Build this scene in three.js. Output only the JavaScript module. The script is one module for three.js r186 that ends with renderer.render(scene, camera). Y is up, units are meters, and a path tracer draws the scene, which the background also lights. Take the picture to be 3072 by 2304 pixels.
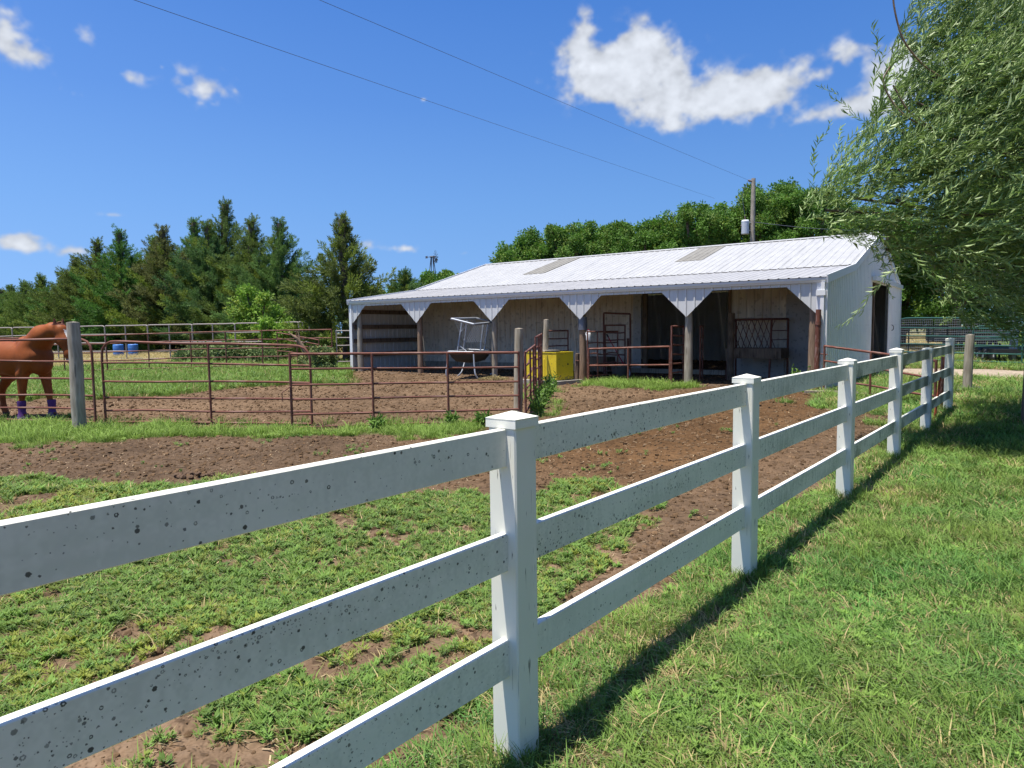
import * as THREE from 'three';
import { mergeGeometries } from 'three/addons/utils/BufferGeometryUtils.js';

// ---------------------------------------------------------------- camera, sky, sun, exposure
const scene = new THREE.Scene();
const camera = new THREE.PerspectiveCamera(57.63, 4 / 3, 0.05, 3000);
camera.position.set(0, 1.5995, 0);
camera.rotation.order = 'YXZ';
camera.rotation.set(-0.0767, 0, -0.013);
const renderer = new THREE.WebGLRenderer({ antialias: true });
renderer.toneMapping = THREE.LinearToneMapping;
renderer.toneMappingExposure = 1.92;
renderer.shadowMap.enabled = true;

const SUN = new THREE.Vector3(-0.231, 1, 0.106).normalize();
const sun = new THREE.DirectionalLight(new THREE.Color().setRGB(1, 0.945, 0.85), 4.1);
sun.position.copy(SUN).multiplyScalar(80).add(new THREE.Vector3(0, 0, -20));
sun.target.position.set(0, 0, -20);
sun.castShadow = true;
sun.shadow.mapSize.set(4096, 4096);
Object.assign(sun.shadow.camera, { left: -45, right: 45, top: 45, bottom: -45, near: 1, far: 200 });
scene.add(sun, sun.target);

// seeded random numbers and noise
function rng(seed) {
  let a = seed >>> 0;
  return () => { a = (a + 0x6d2b79f5) | 0; let t = Math.imul(a ^ (a >>> 15), 1 | a); t = (t + Math.imul(t ^ (t >>> 7), 61 | t)) ^ t; return ((t ^ (t >>> 14)) >>> 0) / 4294967296; };
}
const HT = new Float32Array(65536); { const r = rng(77); for (let i = 0; i < 65536; i++) HT[i] = r(); }
const h3 = (x, y, z) => HT[(Math.imul(x, 73856093) ^ Math.imul(y, 19349663) ^ Math.imul(z, 83492791)) & 65535];
const fade = (t) => t * t * (3 - 2 * t), lerp = (a, b, t) => a + (b - a) * t, clamp = (x, a = 0, b = 1) => Math.min(b, Math.max(a, x));
const sstep = (a, b, x) => fade(clamp((x - a) / (b - a)));
function n3(x, y, z) {
  const X = Math.floor(x), Y = Math.floor(y), Z = Math.floor(z), u = fade(x - X), v = fade(y - Y), w = fade(z - Z);
  return lerp(lerp(lerp(h3(X, Y, Z), h3(X + 1, Y, Z), u), lerp(h3(X, Y + 1, Z), h3(X + 1, Y + 1, Z), u), v),
    lerp(lerp(h3(X, Y, Z + 1), h3(X + 1, Y, Z + 1), u), lerp(h3(X, Y + 1, Z + 1), h3(X + 1, Y + 1, Z + 1), u), v), w);
}
function n2(x, y, s = 0) {
  const X = Math.floor(x), Y = Math.floor(y), u = fade(x - X), v = fade(y - Y);
  return lerp(lerp(h3(X, Y, s), h3(X + 1, Y, s), u), lerp(h3(X, Y + 1, s), h3(X + 1, Y + 1, s), u), v);
}
// noise that repeats every px, py cells
function n2p(x, y, px, py, s = 0) {
  const X = Math.floor(x), Y = Math.floor(y), u = fade(x - X), v = fade(y - Y), m = (a, b) => ((a % b) + b) % b;
  const x0 = m(X, px), x1 = m(X + 1, px), y0 = m(Y, py), y1 = m(Y + 1, py);
  return lerp(lerp(h3(x0, y0, s), h3(x1, y0, s), u), lerp(h3(x0, y1, s), h3(x1, y1, s), u), v);
}
function fbm2(x, y, o = 4, s = 0) { let a = 0, k = 0.5; for (let i = 0; i < o; i++) { a += k * n2(x, y, s + i); x *= 2.03; y *= 2.03; k *= 0.5; } return a / (1 - Math.pow(0.5, o)); }
function fbm3(x, y, z, o = 4) { let a = 0, k = 0.5; for (let i = 0; i < o; i++) { a += k * n3(x, y, z); x = x * 2.02 + 3.1; y = y * 2.02 + 1.7; z = z * 2.02 + 5.3; k *= 0.52; } return a; }

// the sky: clear summer air with small fair-weather clouds, [azimuth, elevation, half width, half height, thickness]
const CLOUDS = [[0.1077, 0.3945, 0.0131, 0.0209, 1.0], [0.0981, 0.3685, 0.0184, 0.0139, 1.0], [0.1829, 0.3757, 0.0218, 0.0188, 1.0], [0.1486, 0.3442, 0.0616, 0.0326, 1.1], [0.1201, 0.3292, 0.036, 0.0277, 1.0], [0.1953, 0.3492, 0.0396, 0.0321, 1.1],
  [0.2304, 0.3291, 0.0214, 0.0162, 0.9], [0.1359, 0.3116, 0.0293, 0.0112, 0.8], [0.2048, 0.2906, 0.0381, 0.0236, 0.9], [0.2537, 0.2963, 0.059, 0.0209, 1.1], [0.3132, 0.287, 0.0569, 0.0185, 1.1], [0.2894, 0.3166, 0.0304, 0.0171, 0.8], [0.3474, 0.3119, 0.0321, 0.0157, 0.9],
  [0.382, 0.3218, 0.0205, 0.0132, 0.8], [0.4058, 0.3082, 0.0156, 0.0081, 0.7], [0.2234, 0.2682, 0.0202, 0.0091, 0.7], [0.3362, 0.2955, 0.0412, 0.0171, 0.9], [0.4373, 0.3307, 0.0184, 0.0137, 0.75], [0.4175, 0.2628, 0.0364, 0.0105, 1.0], [0.4439, 0.2715, 0.0183, 0.0123, 0.85],
  [0.3643, 0.2453, 0.0052, 0.0038, 0.5], [0.4894, 0.2957, 0.03, 0.033, 1.2], [0.4801, 0.268, 0.022, 0.02, 1.0], [0.5188, 0.2983, 0.0297, 0.0286, 1.1], [-0.5967, 0.3294, 0.0198, 0.0217, 0.7], [-0.5847, 0.3107, 0.0226, 0.0109, 0.85], [-0.6094, 0.3314, 0.0121, 0.0192, 0.75],
  [-0.529, 0.3418, 0.0092, 0.01, 0.85], [-0.4812, 0.3082, 0.0184, 0.0073, 0.8], [-0.4022, 0.3025, 0.0255, 0.0165, 1.0], [-0.4275, 0.3223, 0.0108, 0.006, 0.6], [-0.548, 0.2807, 0.0166, 0.0067, 0.35], [-0.3617, 0.3077, 0.0046, 0.0037, 0.5], [-0.4474, 0.3223, 0.0032, 0.0025, 0.5],
  [-0.5941, 0.1062, 0.0351, 0.0089, 0.95], [-0.6161, 0.1075, 0.0175, 0.0083, 0.9], [-0.5505, 0.1019, 0.0181, 0.0049, 0.8], [-0.6273, 0.0614, 0.0112, 0.0052, 0.6], [-0.151, 0.1149, 0.0168, 0.0057, 0.9], [-0.065, 0.1091, 0.0086, 0.0032, 0.7], [-0.1985, 0.1176, 0.0153, 0.0069, 0.8],
  [-0.1174, 0.3096, 0.0033, 0.0023, 0.4], [-0.5109, 0.1469, 0.012, 0.0022, 0.4], [-0.598, 0.1165, 0.0134, 0.0052, 0.9]];
{ // the same scattered clouds go on all round
  const r = rng(5);
  for (let i = 0; i < 26; i++) {
    const az = 0.8 + r() * (2 * Math.PI - 1.6), el = 0.06 + r() * 0.5, k = 0.5 + el * 1.6;
    for (let j = 0, n = 2 + r() * 5; j < n; j++) CLOUDS.push([az + (r() - 0.5) * 0.12 * k, el + (r() - 0.5) * 0.03 * k, (0.012 + r() * 0.04) * k, (0.006 + r() * 0.018) * k, 0.6 + r() * 0.5]);
  }
}
{
  const w = 4096, h = 2048, field = new Float32Array(w * h);
  for (const [az, el, rx, ry, o] of CLOUDS) {
    const i0 = Math.floor(((el - ry * 2.6) / Math.PI + 0.5) * h), i1 = Math.ceil(((el + ry * 2.6) / Math.PI + 0.5) * h), reach = Math.ceil((rx * 2.6 / Math.cos(el)) / (2 * Math.PI) * w) + 1;
    const cj = ((az - Math.PI / 2) / (2 * Math.PI) + 0.5) * w;
    for (let i = Math.max(0, i0); i <= Math.min(h - 1, i1); i++) for (let j = Math.floor(cj - reach); j <= cj + reach; j++) {
      const e = ((i + 0.5) / h - 0.5) * Math.PI, da = ((j + 0.5 - cj) / w) * 2 * Math.PI * Math.cos(el), dy = e - el;
      const q = (da * da) / (rx * rx) + (dy * dy) / (ry * ry);
      if (q < 6.8) field[i * w + (((j % w) + w) % w)] += o * Math.exp(-q * 1.05);
    }
  }
  const sunPhi = Math.atan2(SUN.z, SUN.x), data = new Float32Array(w * h * 4), stops = [[0, 0.1455, 0.2784, 0.4878], [0.05, 0.1264, 0.2554, 0.4835], [0.17, 0.0931, 0.2142, 0.4578], [0.3, 0.0599, 0.1611, 0.415], [0.43, 0.0408, 0.1284, 0.3766], [0.8, 0.0333, 0.0985, 0.2995], [1.6, 0.0299, 0.0857, 0.2653]];
  for (let i = 0; i < h; i++) {
    const el = ((i + 0.5) / h - 0.5) * Math.PI, e = Math.max(0, el);
    let k = 0; while (k < stops.length - 2 && stops[k + 1][0] < e) k++;
    const t = clamp((e - stops[k][0]) / (stops[k + 1][0] - stops[k][0]));
    const base = el < 0 ? [0.2, 0.26, 0.2] : [1, 2, 3].map((c) => lerp(stops[k][c], stops[k + 1][c], t));
    for (let j = 0; j < w; j++) {
      const at = (i * w + j) * 4; let [r, g, b] = base;
      if (el > 0) { const toward = 0.5 + 0.5 * Math.cos(((j + 0.5) / w - 0.5) * 2 * Math.PI - sunPhi), k = lerp(0.88, 1.12, toward), v = 0.05 * toward * toward * Math.exp(-el * 1.2); r = r * k + v; g = g * k + v * 0.95; b = b * k + v * 0.9; }
      const f = field[i * w + j];
      if (f > 0.02 && el > 0) {
        const phi = ((j + 0.5) / w - 0.5) * 2 * Math.PI, x = Math.cos(phi) * Math.cos(el), z = Math.sin(phi) * Math.cos(el), y = Math.sin(el);
        const big = fbm3(x * 26, y * 40, z * 26, 3), fine = fbm3(x * 75 + 9, y * 95, z * 75, 5);
        const dens = f * 0.86 + (big - 0.5) * 0.85 + (fine - 0.5) * 1.35;
        const a = sstep(0.1, 0.95, dens) * 0.97 * clamp(f * 3);
        const core = sstep(0.5, 1.5, dens + (fine - 0.5) * 0.5), puff = 0.5 + (fbm3(x * 60 + 31, y * 80, z * 60, 4) - 0.5) * 0.55;
        const c = lerp(0.345, 0.43, core) + (puff - 0.5) * 0.36;
        r = lerp(r, c * 0.93, a); g = lerp(g, c * 0.985, a); b = lerp(b, c * 1.08, a);
      }
      if (el > 0.6) { const phi = ((j + 0.5) / w - 0.5) * 2 * Math.PI, q = Math.acos(clamp(Math.cos(phi) * Math.cos(el) * SUN.x + Math.sin(el) * SUN.y + Math.sin(phi) * Math.cos(el) * SUN.z, -1, 1)), a = 0.55 * Math.exp(-q * 7) + 0.12 * Math.exp(-q * 2.6); r += a; g += a * 0.97; b += a * 0.9; }
      data[at] = r; data[at + 1] = g; data[at + 2] = b; data[at + 3] = 1;
    }
  }
  const t = new THREE.DataTexture(data, w, h, THREE.RGBAFormat, THREE.FloatType);
  t.mapping = THREE.EquirectangularReflectionMapping; t.magFilter = THREE.LinearFilter; t.minFilter = THREE.LinearFilter; t.needsUpdate = true;
  scene.background = t; scene.environment = t;
}

// ---------------------------------------------------------------- helpers
const V3 = THREE.Vector3;
const used = {};
function numbered(name) { const n = used[name] = (used[name] ?? -1) + 1; return n ? `${name}_${String(n).padStart(3, '0')}` : name; }
function dress(o) { o.castShadow = true; o.receiveShadow = true; return o; }
function tag(o, label, category, group, kind) { o.userData.label = label; if (category) o.userData.category = category; if (group) o.userData.group = group; if (kind) o.userData.kind = kind; return o; }
function thing(name, label, category, pos = [0, 0, 0], turn = 0, group) {
  const o = new THREE.Group(); o.name = numbered(name); o.position.set(...pos); o.rotation.y = turn; scene.add(o); return tag(o, label, category, group);
}
function single(name, geo, mat, label, category, pos = [0, 0, 0], turn = 0, group) {
  const o = dress(new THREE.Mesh(geo, mat)); o.name = numbered(name); o.position.set(...pos); o.rotation.y = turn; scene.add(o); return tag(o, label, category, group);
}
function plain(g) { const n = g.index ? g.toNonIndexed() : g; for (const k of Object.keys(n.attributes)) if (!['position', 'normal', 'uv'].includes(k)) n.deleteAttribute(k); return n; }
function join(list) { return list.length === 1 ? list[0] : mergeGeometries(list.map(plain)); }
function part(name, geo, mat, parent, label) {
  const m = dress(new THREE.Mesh(Array.isArray(geo) ? join(geo) : geo, mat)); m.name = name; parent.add(m); if (label) m.userData.label = label; return m;
}
function instanced(name, geo, mat, list, parent, colors) {
  const m = dress(new THREE.InstancedMesh(geo, mat, list.length)); m.name = name;
  list.forEach((x, i) => m.setMatrixAt(i, x)); if (colors) colors.forEach((c, i) => m.setColorAt(i, c));
  m.userData.kind = 'stuff'; (parent ?? scene).add(m); return m;
}
// geometries
function pipe(a, b, r0, r1 = r0, seg = 8) {
  const A = new V3(...a), B = new V3(...b), d = B.clone().sub(A), g = new THREE.CylinderGeometry(r1, r0, d.length(), seg, 1);
  g.applyQuaternion(new THREE.Quaternion().setFromUnitVectors(new V3(0, 1, 0), d.clone().normalize())); g.translate(...A.add(B).multiplyScalar(0.5).toArray()); return g;
}
function tube(pts, r, seg = 8, per = 3) { return new THREE.TubeGeometry(new THREE.CatmullRomCurve3(pts.map((p) => new V3(...p)), false, 'centripetal'), pts.length * per, r, seg, false); }
function box(x0, x1, y0, y1, z0, z1) { // uv in metres
  const g = new THREE.BoxGeometry(x1 - x0, y1 - y0, z1 - z0); g.translate((x0 + x1) / 2, (y0 + y1) / 2, (z0 + z1) / 2); return metric(g);
}
function metric(g) { // uv in metres, by the way each face points
  g = g.index ? g.toNonIndexed() : g; const p = g.attributes.position, n = g.attributes.normal, uv = new Float32Array(p.count * 2);
  for (let i = 0; i < p.count; i++) { const nx = Math.abs(n.getX(i)), ny = Math.abs(n.getY(i)), nz = Math.abs(n.getZ(i)); const [u, v] = nx > ny && nx > nz ? [p.getZ(i), p.getY(i)] : ny > nz ? [p.getX(i), p.getZ(i)] : [p.getX(i), p.getY(i)]; uv[2 * i] = u; uv[2 * i + 1] = v; }
  g.setAttribute('uv', new THREE.BufferAttribute(uv, 2)); return g;
}
function chamferBar(L, hh, tt, c = 0.004) { // bar along x from 0 to L, height hh about 0, thickness tt, chamfered edges; uv: u along, v round the section
  const a = hh / 2, b = tt / 2, s = [[-a + c, b], [a - c, b], [a, b - c], [a, -b + c], [a - c, -b], [-a + c, -b], [-a, -b + c], [-a, b - c]];
  const pos = [], uv = []; let v = 0;
  for (let i = 0; i < 8; i++) {
    const p = s[i], q = s[(i + 1) % 8], len = Math.hypot(q[0] - p[0], q[1] - p[1]), V = (k) => k / (2 * (hh + tt));
    for (const [x, e, w] of [[0, p, v], [L, p, v], [L, q, v + len], [0, p, v], [L, q, v + len], [0, q, v + len]]) { pos.push(x, e[0], e[1]); uv.push(x / 2.44, V(w)); }
    v += len;
  }
  for (const x of [0, L]) for (let i = 1; i < 7; i++) for (const e of x ? [s[0], s[i + 1], s[i]] : [s[0], s[i], s[i + 1]]) { pos.push(x, e[0], e[1]); uv.push(0.5, 0.9); }
  const g = new THREE.BufferGeometry(); g.setAttribute('position', new THREE.Float32BufferAttribute(pos, 3)); g.setAttribute('uv', new THREE.Float32BufferAttribute(uv, 2)); g.computeVertexNormals(); return g;
}
function raw(pos, idx, uv) { const g = new THREE.BufferGeometry(); g.setAttribute('position', new THREE.Float32BufferAttribute(pos, 3)); if (uv) g.setAttribute('uv', new THREE.Float32BufferAttribute(uv, 2)); g.setIndex(idx); g.computeVertexNormals(); return g; }
// an uneven round wooden post, standing on y = 0
function logPost(h, r0, r1, seed, seg = 14) {
  const r = rng(seed), pos = [], idx = [], uv = [], rows = 9, ph = r() * 9;
  for (let i = 0; i <= rows; i++) for (let j = 0; j <= seg; j++) {
    const t = i / rows, a = (j / seg) * 2 * Math.PI, rr = lerp(r0, r1, t) * (1 + (n2(Math.cos(a) * 1.7 + ph, Math.sin(a) * 1.7 + t * 2.5, seed) - 0.5) * 0.16);
    pos.push(Math.cos(a) * rr + (n2(t * 3, seed, 3) - 0.5) * 0.02, t * h, Math.sin(a) * rr); uv.push(j / seg * 0.6, t * h);
  }
  for (let i = 0; i < rows; i++) for (let j = 0; j < seg; j++) { const a = i * (seg + 1) + j, b = a + seg + 1; idx.push(a, b, a + 1, b, b + 1, a + 1); }
  const top = (rows) * (seg + 1), base = pos.length / 3;
  for (let j = 0; j <= seg; j++) { pos.push(pos[(top + j) * 3], pos[(top + j) * 3 + 1], pos[(top + j) * 3 + 2]); uv.push(0.1 * Math.cos(j), 0.1 * Math.sin(j)); }
  pos.push(0, h + 0.012, 0); uv.push(0, 0);
  for (let j = 0; j < seg; j++) idx.push(base + j, base + seg + 1, base + j + 1);
  return raw(pos, idx, uv);
}

// ---------------------------------------------------------------- procedural textures
const enc = (c) => { c = clamp(c); return Math.round(255 * (c <= 0.0031308 ? c * 12.92 : 1.055 * Math.pow(c, 1 / 2.4) - 0.055)); };
function colorTex(w, h, fn) {
  const d = new Uint8Array(w * h * 4);
  for (let y = 0; y < h; y++) for (let x = 0; x < w; x++) { const c = fn(x / w, y / h, x, y), k = (y * w + x) * 4; d[k] = enc(c[0]); d[k + 1] = enc(c[1]); d[k + 2] = enc(c[2]); d[k + 3] = 255; }
  const t = new THREE.DataTexture(d, w, h); t.colorSpace = THREE.SRGBColorSpace; return done(t);
}
function grayTex(w, h, fn) {
  const d = new Uint8Array(w * h * 4);
  for (let y = 0; y < h; y++) for (let x = 0; x < w; x++) { const c = Math.round(255 * clamp(fn(x / w, y / h, x, y))), k = (y * w + x) * 4; d[k] = d[k + 1] = d[k + 2] = c; d[k + 3] = 255; }
  return done(new THREE.DataTexture(d, w, h));
}
function done(t) { t.wrapS = t.wrapT = THREE.RepeatWrapping; t.magFilter = THREE.LinearFilter; t.minFilter = THREE.LinearMipmapLinearFilter; t.generateMipmaps = true; t.needsUpdate = true; return t; }
const mix3 = (a, b, t) => [lerp(a[0], b[0], t), lerp(a[1], b[1], t), lerp(a[2], b[2], t)];
const rep = (t, u, v) => { const c = t.clone(); c.repeat.set(u, v); c.needsUpdate = true; return c; };
const lin = (r, g, b) => new THREE.Color().setRGB(r, g, b);
const std = (o) => new THREE.MeshStandardMaterial({ side: THREE.DoubleSide, ...o });

const woodTex = (light, dark, seed) => colorTex(256, 512, (u, v) => {
  const g = n2p(u * 40 + n2p(u * 4, v * 2, 4, 2, seed) * 3, v * 5, 40, 5, seed), f = n2p(u * 90, v * 14, 90, 14, seed + 1), p = n2p(u * 5, v * 7, 5, 7, seed + 2);
  const crack = n2p(u * 26, v * 3, 26, 3, seed + 4) > 0.86 ? 0.45 : 1;
  return mix3(dark, light, clamp(g * 0.55 + f * 0.3 + p * 0.35 - 0.1)).map((c) => c * crack);
});
const woodBump = grayTex(256, 512, (u, v) => n2p(u * 40, v * 5, 40, 5, 21) * 0.6 + n2p(u * 26, v * 3, 26, 3, 14) * 0.4);
const rustTex = colorTex(256, 256, (u, v) => {
  const a = n2p(u * 9, v * 9, 9, 9, 31), b = n2p(u * 40, v * 40, 40, 40, 32), c = n2p(u * 22, v * 22, 22, 22, 33);
  let k = mix3([0.105, 0.032, 0.02], [0.2, 0.07, 0.045], clamp(a * 0.8 + b * 0.4)); if (c > 0.72) k = mix3(k, [0.3, 0.2, 0.17], 0.6); if (c < 0.22) k = mix3(k, [0.05, 0.025, 0.018], 0.6); return k;
});
const mat = {
  pvcPost: new THREE.MeshPhysicalMaterial({ color: lin(0.8, 0.785, 0.705), specularIntensity: 0.35, roughness: 0.5, map: colorTex(256, 1024, (u, v) => {
    const d = n2p(u * 34, v * 120, 34, 120, 51), s = n2p(u * 30, v * 3, 30, 3, 52); let k = 1 - 0.05 * s; if (d > 0.955) k *= 0.35; const m = n2p(u * 6, v * 10, 6, 10, 53); return [k * (1 - 0.05 * m), k * (1 - 0.03 * m), k * (1 - 0.06 * m)]; }) }),
  rust: std({ color: 0xffffff, map: rustTex, roughness: 0.75, metalness: 0.15 }),
    galv: std({ color: lin(0.36, 0.385, 0.42), roughness: 0.5, metalness: 0.5 }),
  paleRail: std({ color: lin(0.3, 0.26, 0.24), roughness: 0.55 }),
  greenPipe: std({ color: lin(0.03, 0.1, 0.085), roughness: 0.4 }),
  blackPipe: std({ color: lin(0.016, 0.02, 0.024), roughness: 0.5 }),
  greyWood: std({ map: woodTex([0.46, 0.41, 0.33], [0.2, 0.165, 0.125], 61), bumpMap: woodBump, bumpScale: 0.006, roughness: 0.92 }),
  paleWood: std({ map: woodTex([0.5, 0.44, 0.34], [0.2, 0.16, 0.1], 62), bumpMap: woodBump, bumpScale: 0.006, roughness: 0.92 }),
  brownWood: std({ map: woodTex([0.34, 0.235, 0.155], [0.13, 0.08, 0.05], 63), bumpMap: woodBump, bumpScale: 0.006, roughness: 0.92 }),
  darkWood: std({ map: woodTex([0.26, 0.19, 0.135], [0.1, 0.072, 0.05], 64), bumpMap: woodBump, bumpScale: 0.005, roughness: 0.95 }),
  bark: std({ map: woodTex([0.2, 0.15, 0.11], [0.06, 0.045, 0.033], 65), bumpMap: woodBump, bumpScale: 0.02, roughness: 0.95 }),
  roof: std({ roughness: 0.42, map: colorTex(512, 1024, (u, v) => {
    const a = n2p(u * 7, v * 5, 7, 5, 71), b = n2p(u * 60, v * 9, 60, 9, 72), d = n2p(u * 80, v * 160, 80, 160, 73); let k = 0.46 - 0.04 * a - 0.05 * b; if (d > 0.95) k -= 0.09; const screw = Math.abs(((v * 3) % 1) - 0.5) < 0.008 && n2p(u * 130, 1, 130, 2, 78) > 0.6, st = n2p(u * 45, v * 2, 45, 2, 79); if (screw) k -= 0.16; if (st > 0.8) k -= 0.05; return [k, k * 0.995, k * 0.97]; }) }),
  leanRoof: std({ roughness: 0.42, map: colorTex(512, 512, (u, v) => {
    const a = n2p(u * 7, v * 5, 7, 5, 171), b = n2p(u * 60, v * 7, 60, 7, 172), d = n2p(u * 50, v * 50, 50, 50, 173); let k = 0.43 - 0.05 * a - 0.06 * b; if (d > 0.93) k -= 0.08; return [k, k * 0.985, k * 0.97]; }) }),
  siding: std({ roughness: 0.45, map: colorTex(512, 512, (u, v) => {
    const a = n2p(u * 6, v * 6, 6, 6, 74), b = n2p(u * 50, v * 6, 50, 6, 75); const k = 0.66 - 0.05 * a - 0.05 * b; return [k, k, k * 0.985]; }) }),
  gableSiding: std({ roughness: 0.45, map: colorTex(512, 512, (u, v) => {
    const a = n2p(u * 5, v * 5, 5, 5, 174), b = n2p(u * 44, v * 6, 44, 6, 175), row = n2p(u * 26, v * 6, 26, 6, 176) > 0.66 && Math.abs((v * 4) % 1 - 0.5) < 0.02 ? 0.82 : 1; const k = (0.83 - 0.06 * a - 0.05 * b) * row; return [k, k * 0.99, k * 0.94]; }) }),
  innerSiding: std({ roughness: 0.6, map: colorTex(512, 512, (u, v) => { // years of dust and splashes
    const a = n2p(u * 5, v * 5, 5, 5, 76), b = n2p(u * 60, v * 8, 60, 8, 77), c = n2p(u * 22, v * 22, 22, 22, 78); let k = mix3([0.78, 0.7, 0.58], [0.58, 0.49, 0.39], clamp(a * 0.8 + b * 0.5 - 0.2)); if (c > 0.8) k = mix3(k, [0.3, 0.25, 0.2], 0.4); return k; }) }),
  board: std({ roughness: 0.8, map: colorTex(512, 512, (u, v) => { const a = n2p(u * 4, v * 4, 4, 4, 79), c = n2p(u * 18, v * 18, 18, 18, 80); let k = mix3([0.55, 0.54, 0.52], [0.4, 0.39, 0.37], a); if (c > 0.8) k = mix3(k, [0.2, 0.19, 0.17], 0.5); return k; }) }),
  trim: std({ color: lin(0.78, 0.785, 0.79), roughness: 0.4 }),
  gutter: std({ color: lin(0.74, 0.74, 0.73), roughness: 0.4 }),
  skylight: std({ roughness: 0.6, map: colorTex(256, 512, (u, v) => { const a = n2p(u * 40, v * 8, 40, 8, 81), b = n2p(u * 6, v * 9, 6, 9, 82); return mix3([0.25, 0.238, 0.205], [0.175, 0.165, 0.14], clamp(a * 0.6 + b * 0.5)); }) }),
  yellow: std({ roughness: 0.5, map: colorTex(512, 512, (u, v) => {
    const a = n2p(u * 7, v * 7, 7, 7, 83), c = n2p(u * 34, v * 34, 34, 34, 84), low = n2p(u * 12, v * 5, 12, 5, 85); let k = mix3([0.72, 0.55, 0.02], [0.62, 0.46, 0.02], a); if (c > 0.88) k = mix3(k, [0.2, 0.15, 0.05], 0.6); if (v < 0.06 + low * 0.14 && c > 0.45) k = mix3(k, [0.12, 0.085, 0.055], 0.65); return k; }) }),
  concrete: std({ color: lin(0.3, 0.275, 0.24), roughness: 0.95 }),
  black: std({ color: lin(0.02, 0.02, 0.02), roughness: 0.6 }),
  darkRubber: std({ color: lin(0.03, 0.032, 0.034), roughness: 0.7 }),
  blue: std({ color: lin(0.06, 0.2, 0.55), roughness: 0.45 }),
  white: std({ color: lin(0.75, 0.76, 0.77), roughness: 0.45 }),
  red: std({ color: lin(0.4, 0.02, 0.03), roughness: 0.45 }),
  hay: std({ color: lin(0.34, 0.27, 0.12), roughness: 1 }),
  wire: std({ color: lin(0.07, 0.085, 0.12), roughness: 0.6 }),
};

// ---------------------------------------------------------------- lie of the land
const BO = [7.1021, 15.8549], BA = 0.9546, BS = Math.sin(BA), BC = Math.cos(BA); // the barn's front right corner and turn
const FO = [-0.0011, 2.5502], FA = 0.6721, FS = Math.sin(FA), FC = Math.cos(FA); // the white fence
const toBarn = (x, z) => { const a = x - BO[0], d = -z - BO[1]; return [-a * BS + d * BC, a * BC + d * BS]; };
const fromBarn = (s, dep) => [BO[0] - BS * s + BC * dep, -(BO[1] + BC * s + BS * dep)];
const toFence = (x, z) => { const a = x - FO[0], d = -z - FO[1]; return [a * FS + d * FC, a * FC - d * FS]; };
const fromFence = (a, b) => [FO[0] + FS * a + FC * b, -(FO[1] + FC * a - FS * b)];
function lie(x, z) { const [s, dep] = toBarn(x, z); return sstep(-9, 0, dep) * (0.13 + 0.0053 * clamp(s, 0, 16)); }
const PATCH = { // outlines of the grassy places, in metres (x, z)
  paddock: [[-6.31, -7.46], [-5.66, -7.61], [-3.89, -7.14], [-3.22, -7.28], [-2.59, -7.58], [-1.64, -6.97], [-1.06, -6.9], [-0.21, -6.42], [0.43, -7.07], [1.01, -7.14], [1.32, -6.09], [1.13, -5.39], [0.75, -4.83], [0.38, -4.0], [0.2, -3.31], [0.02, -2.44], [-1.6, -0.6], [-3, 1.5], [-9, 1.5], [-9, -7]],
  verge: [[-10.22, -13.12], [-9.5, -12.85], [-5.44, -11.86], [-3.56, -11.41], [-0.84, -11.78], [-0.36, -11.35], [-0.74, -10.29], [-2.89, -10.61], [-5.73, -10.62], [-7.59, -10.25], [-12, -10.28], [-14, -12.5]],
  corral: [[-16.1, -20.0], [-13.5, -18.6], [-11.2, -17.6], [-9.45, -18.1], [-8.28, -19.4], [-6.8, -20.0], [-4.99, -19.95], [-5.4, -23.4], [-8.2, -32], [-10.5, -42], [-63, -87], [-60, -60], [-30, -25]],
  yard: [[7.08, -16.4], [6.0, -13.77], [6.14, -12.73], [5.92, -10.9], [5.97, -10.0], [6.71, -10.31], [9.72, -14.83], [13.31, -22.66], [13.48, -25.55], [10.53, -21.5]],
  gateStrip: [[1.82, -19.09], [2.37, -19.8], [3.73, -19.3], [4.73, -18.3], [4.47, -17.5], [3.39, -16.5], [2.38, -16.9], [1.75, -18.09]],
  weeds: [[0.31, -12.23], [0.48, -15.6], [0.7, -18.6], [1.21, -17.69], [1.06, -16.82], [0.73, -15.54], [0.6, -12.18]],
};
function inside(p, x, z) { let c = false; for (let i = 0, j = p.length - 1; i < p.length; j = i++) if ((p[i][1] > z) !== (p[j][1] > z) && x < ((p[j][0] - p[i][0]) * (z - p[i][1])) / (p[j][1] - p[i][1]) + p[i][0]) c = !c; return c; }
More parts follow.
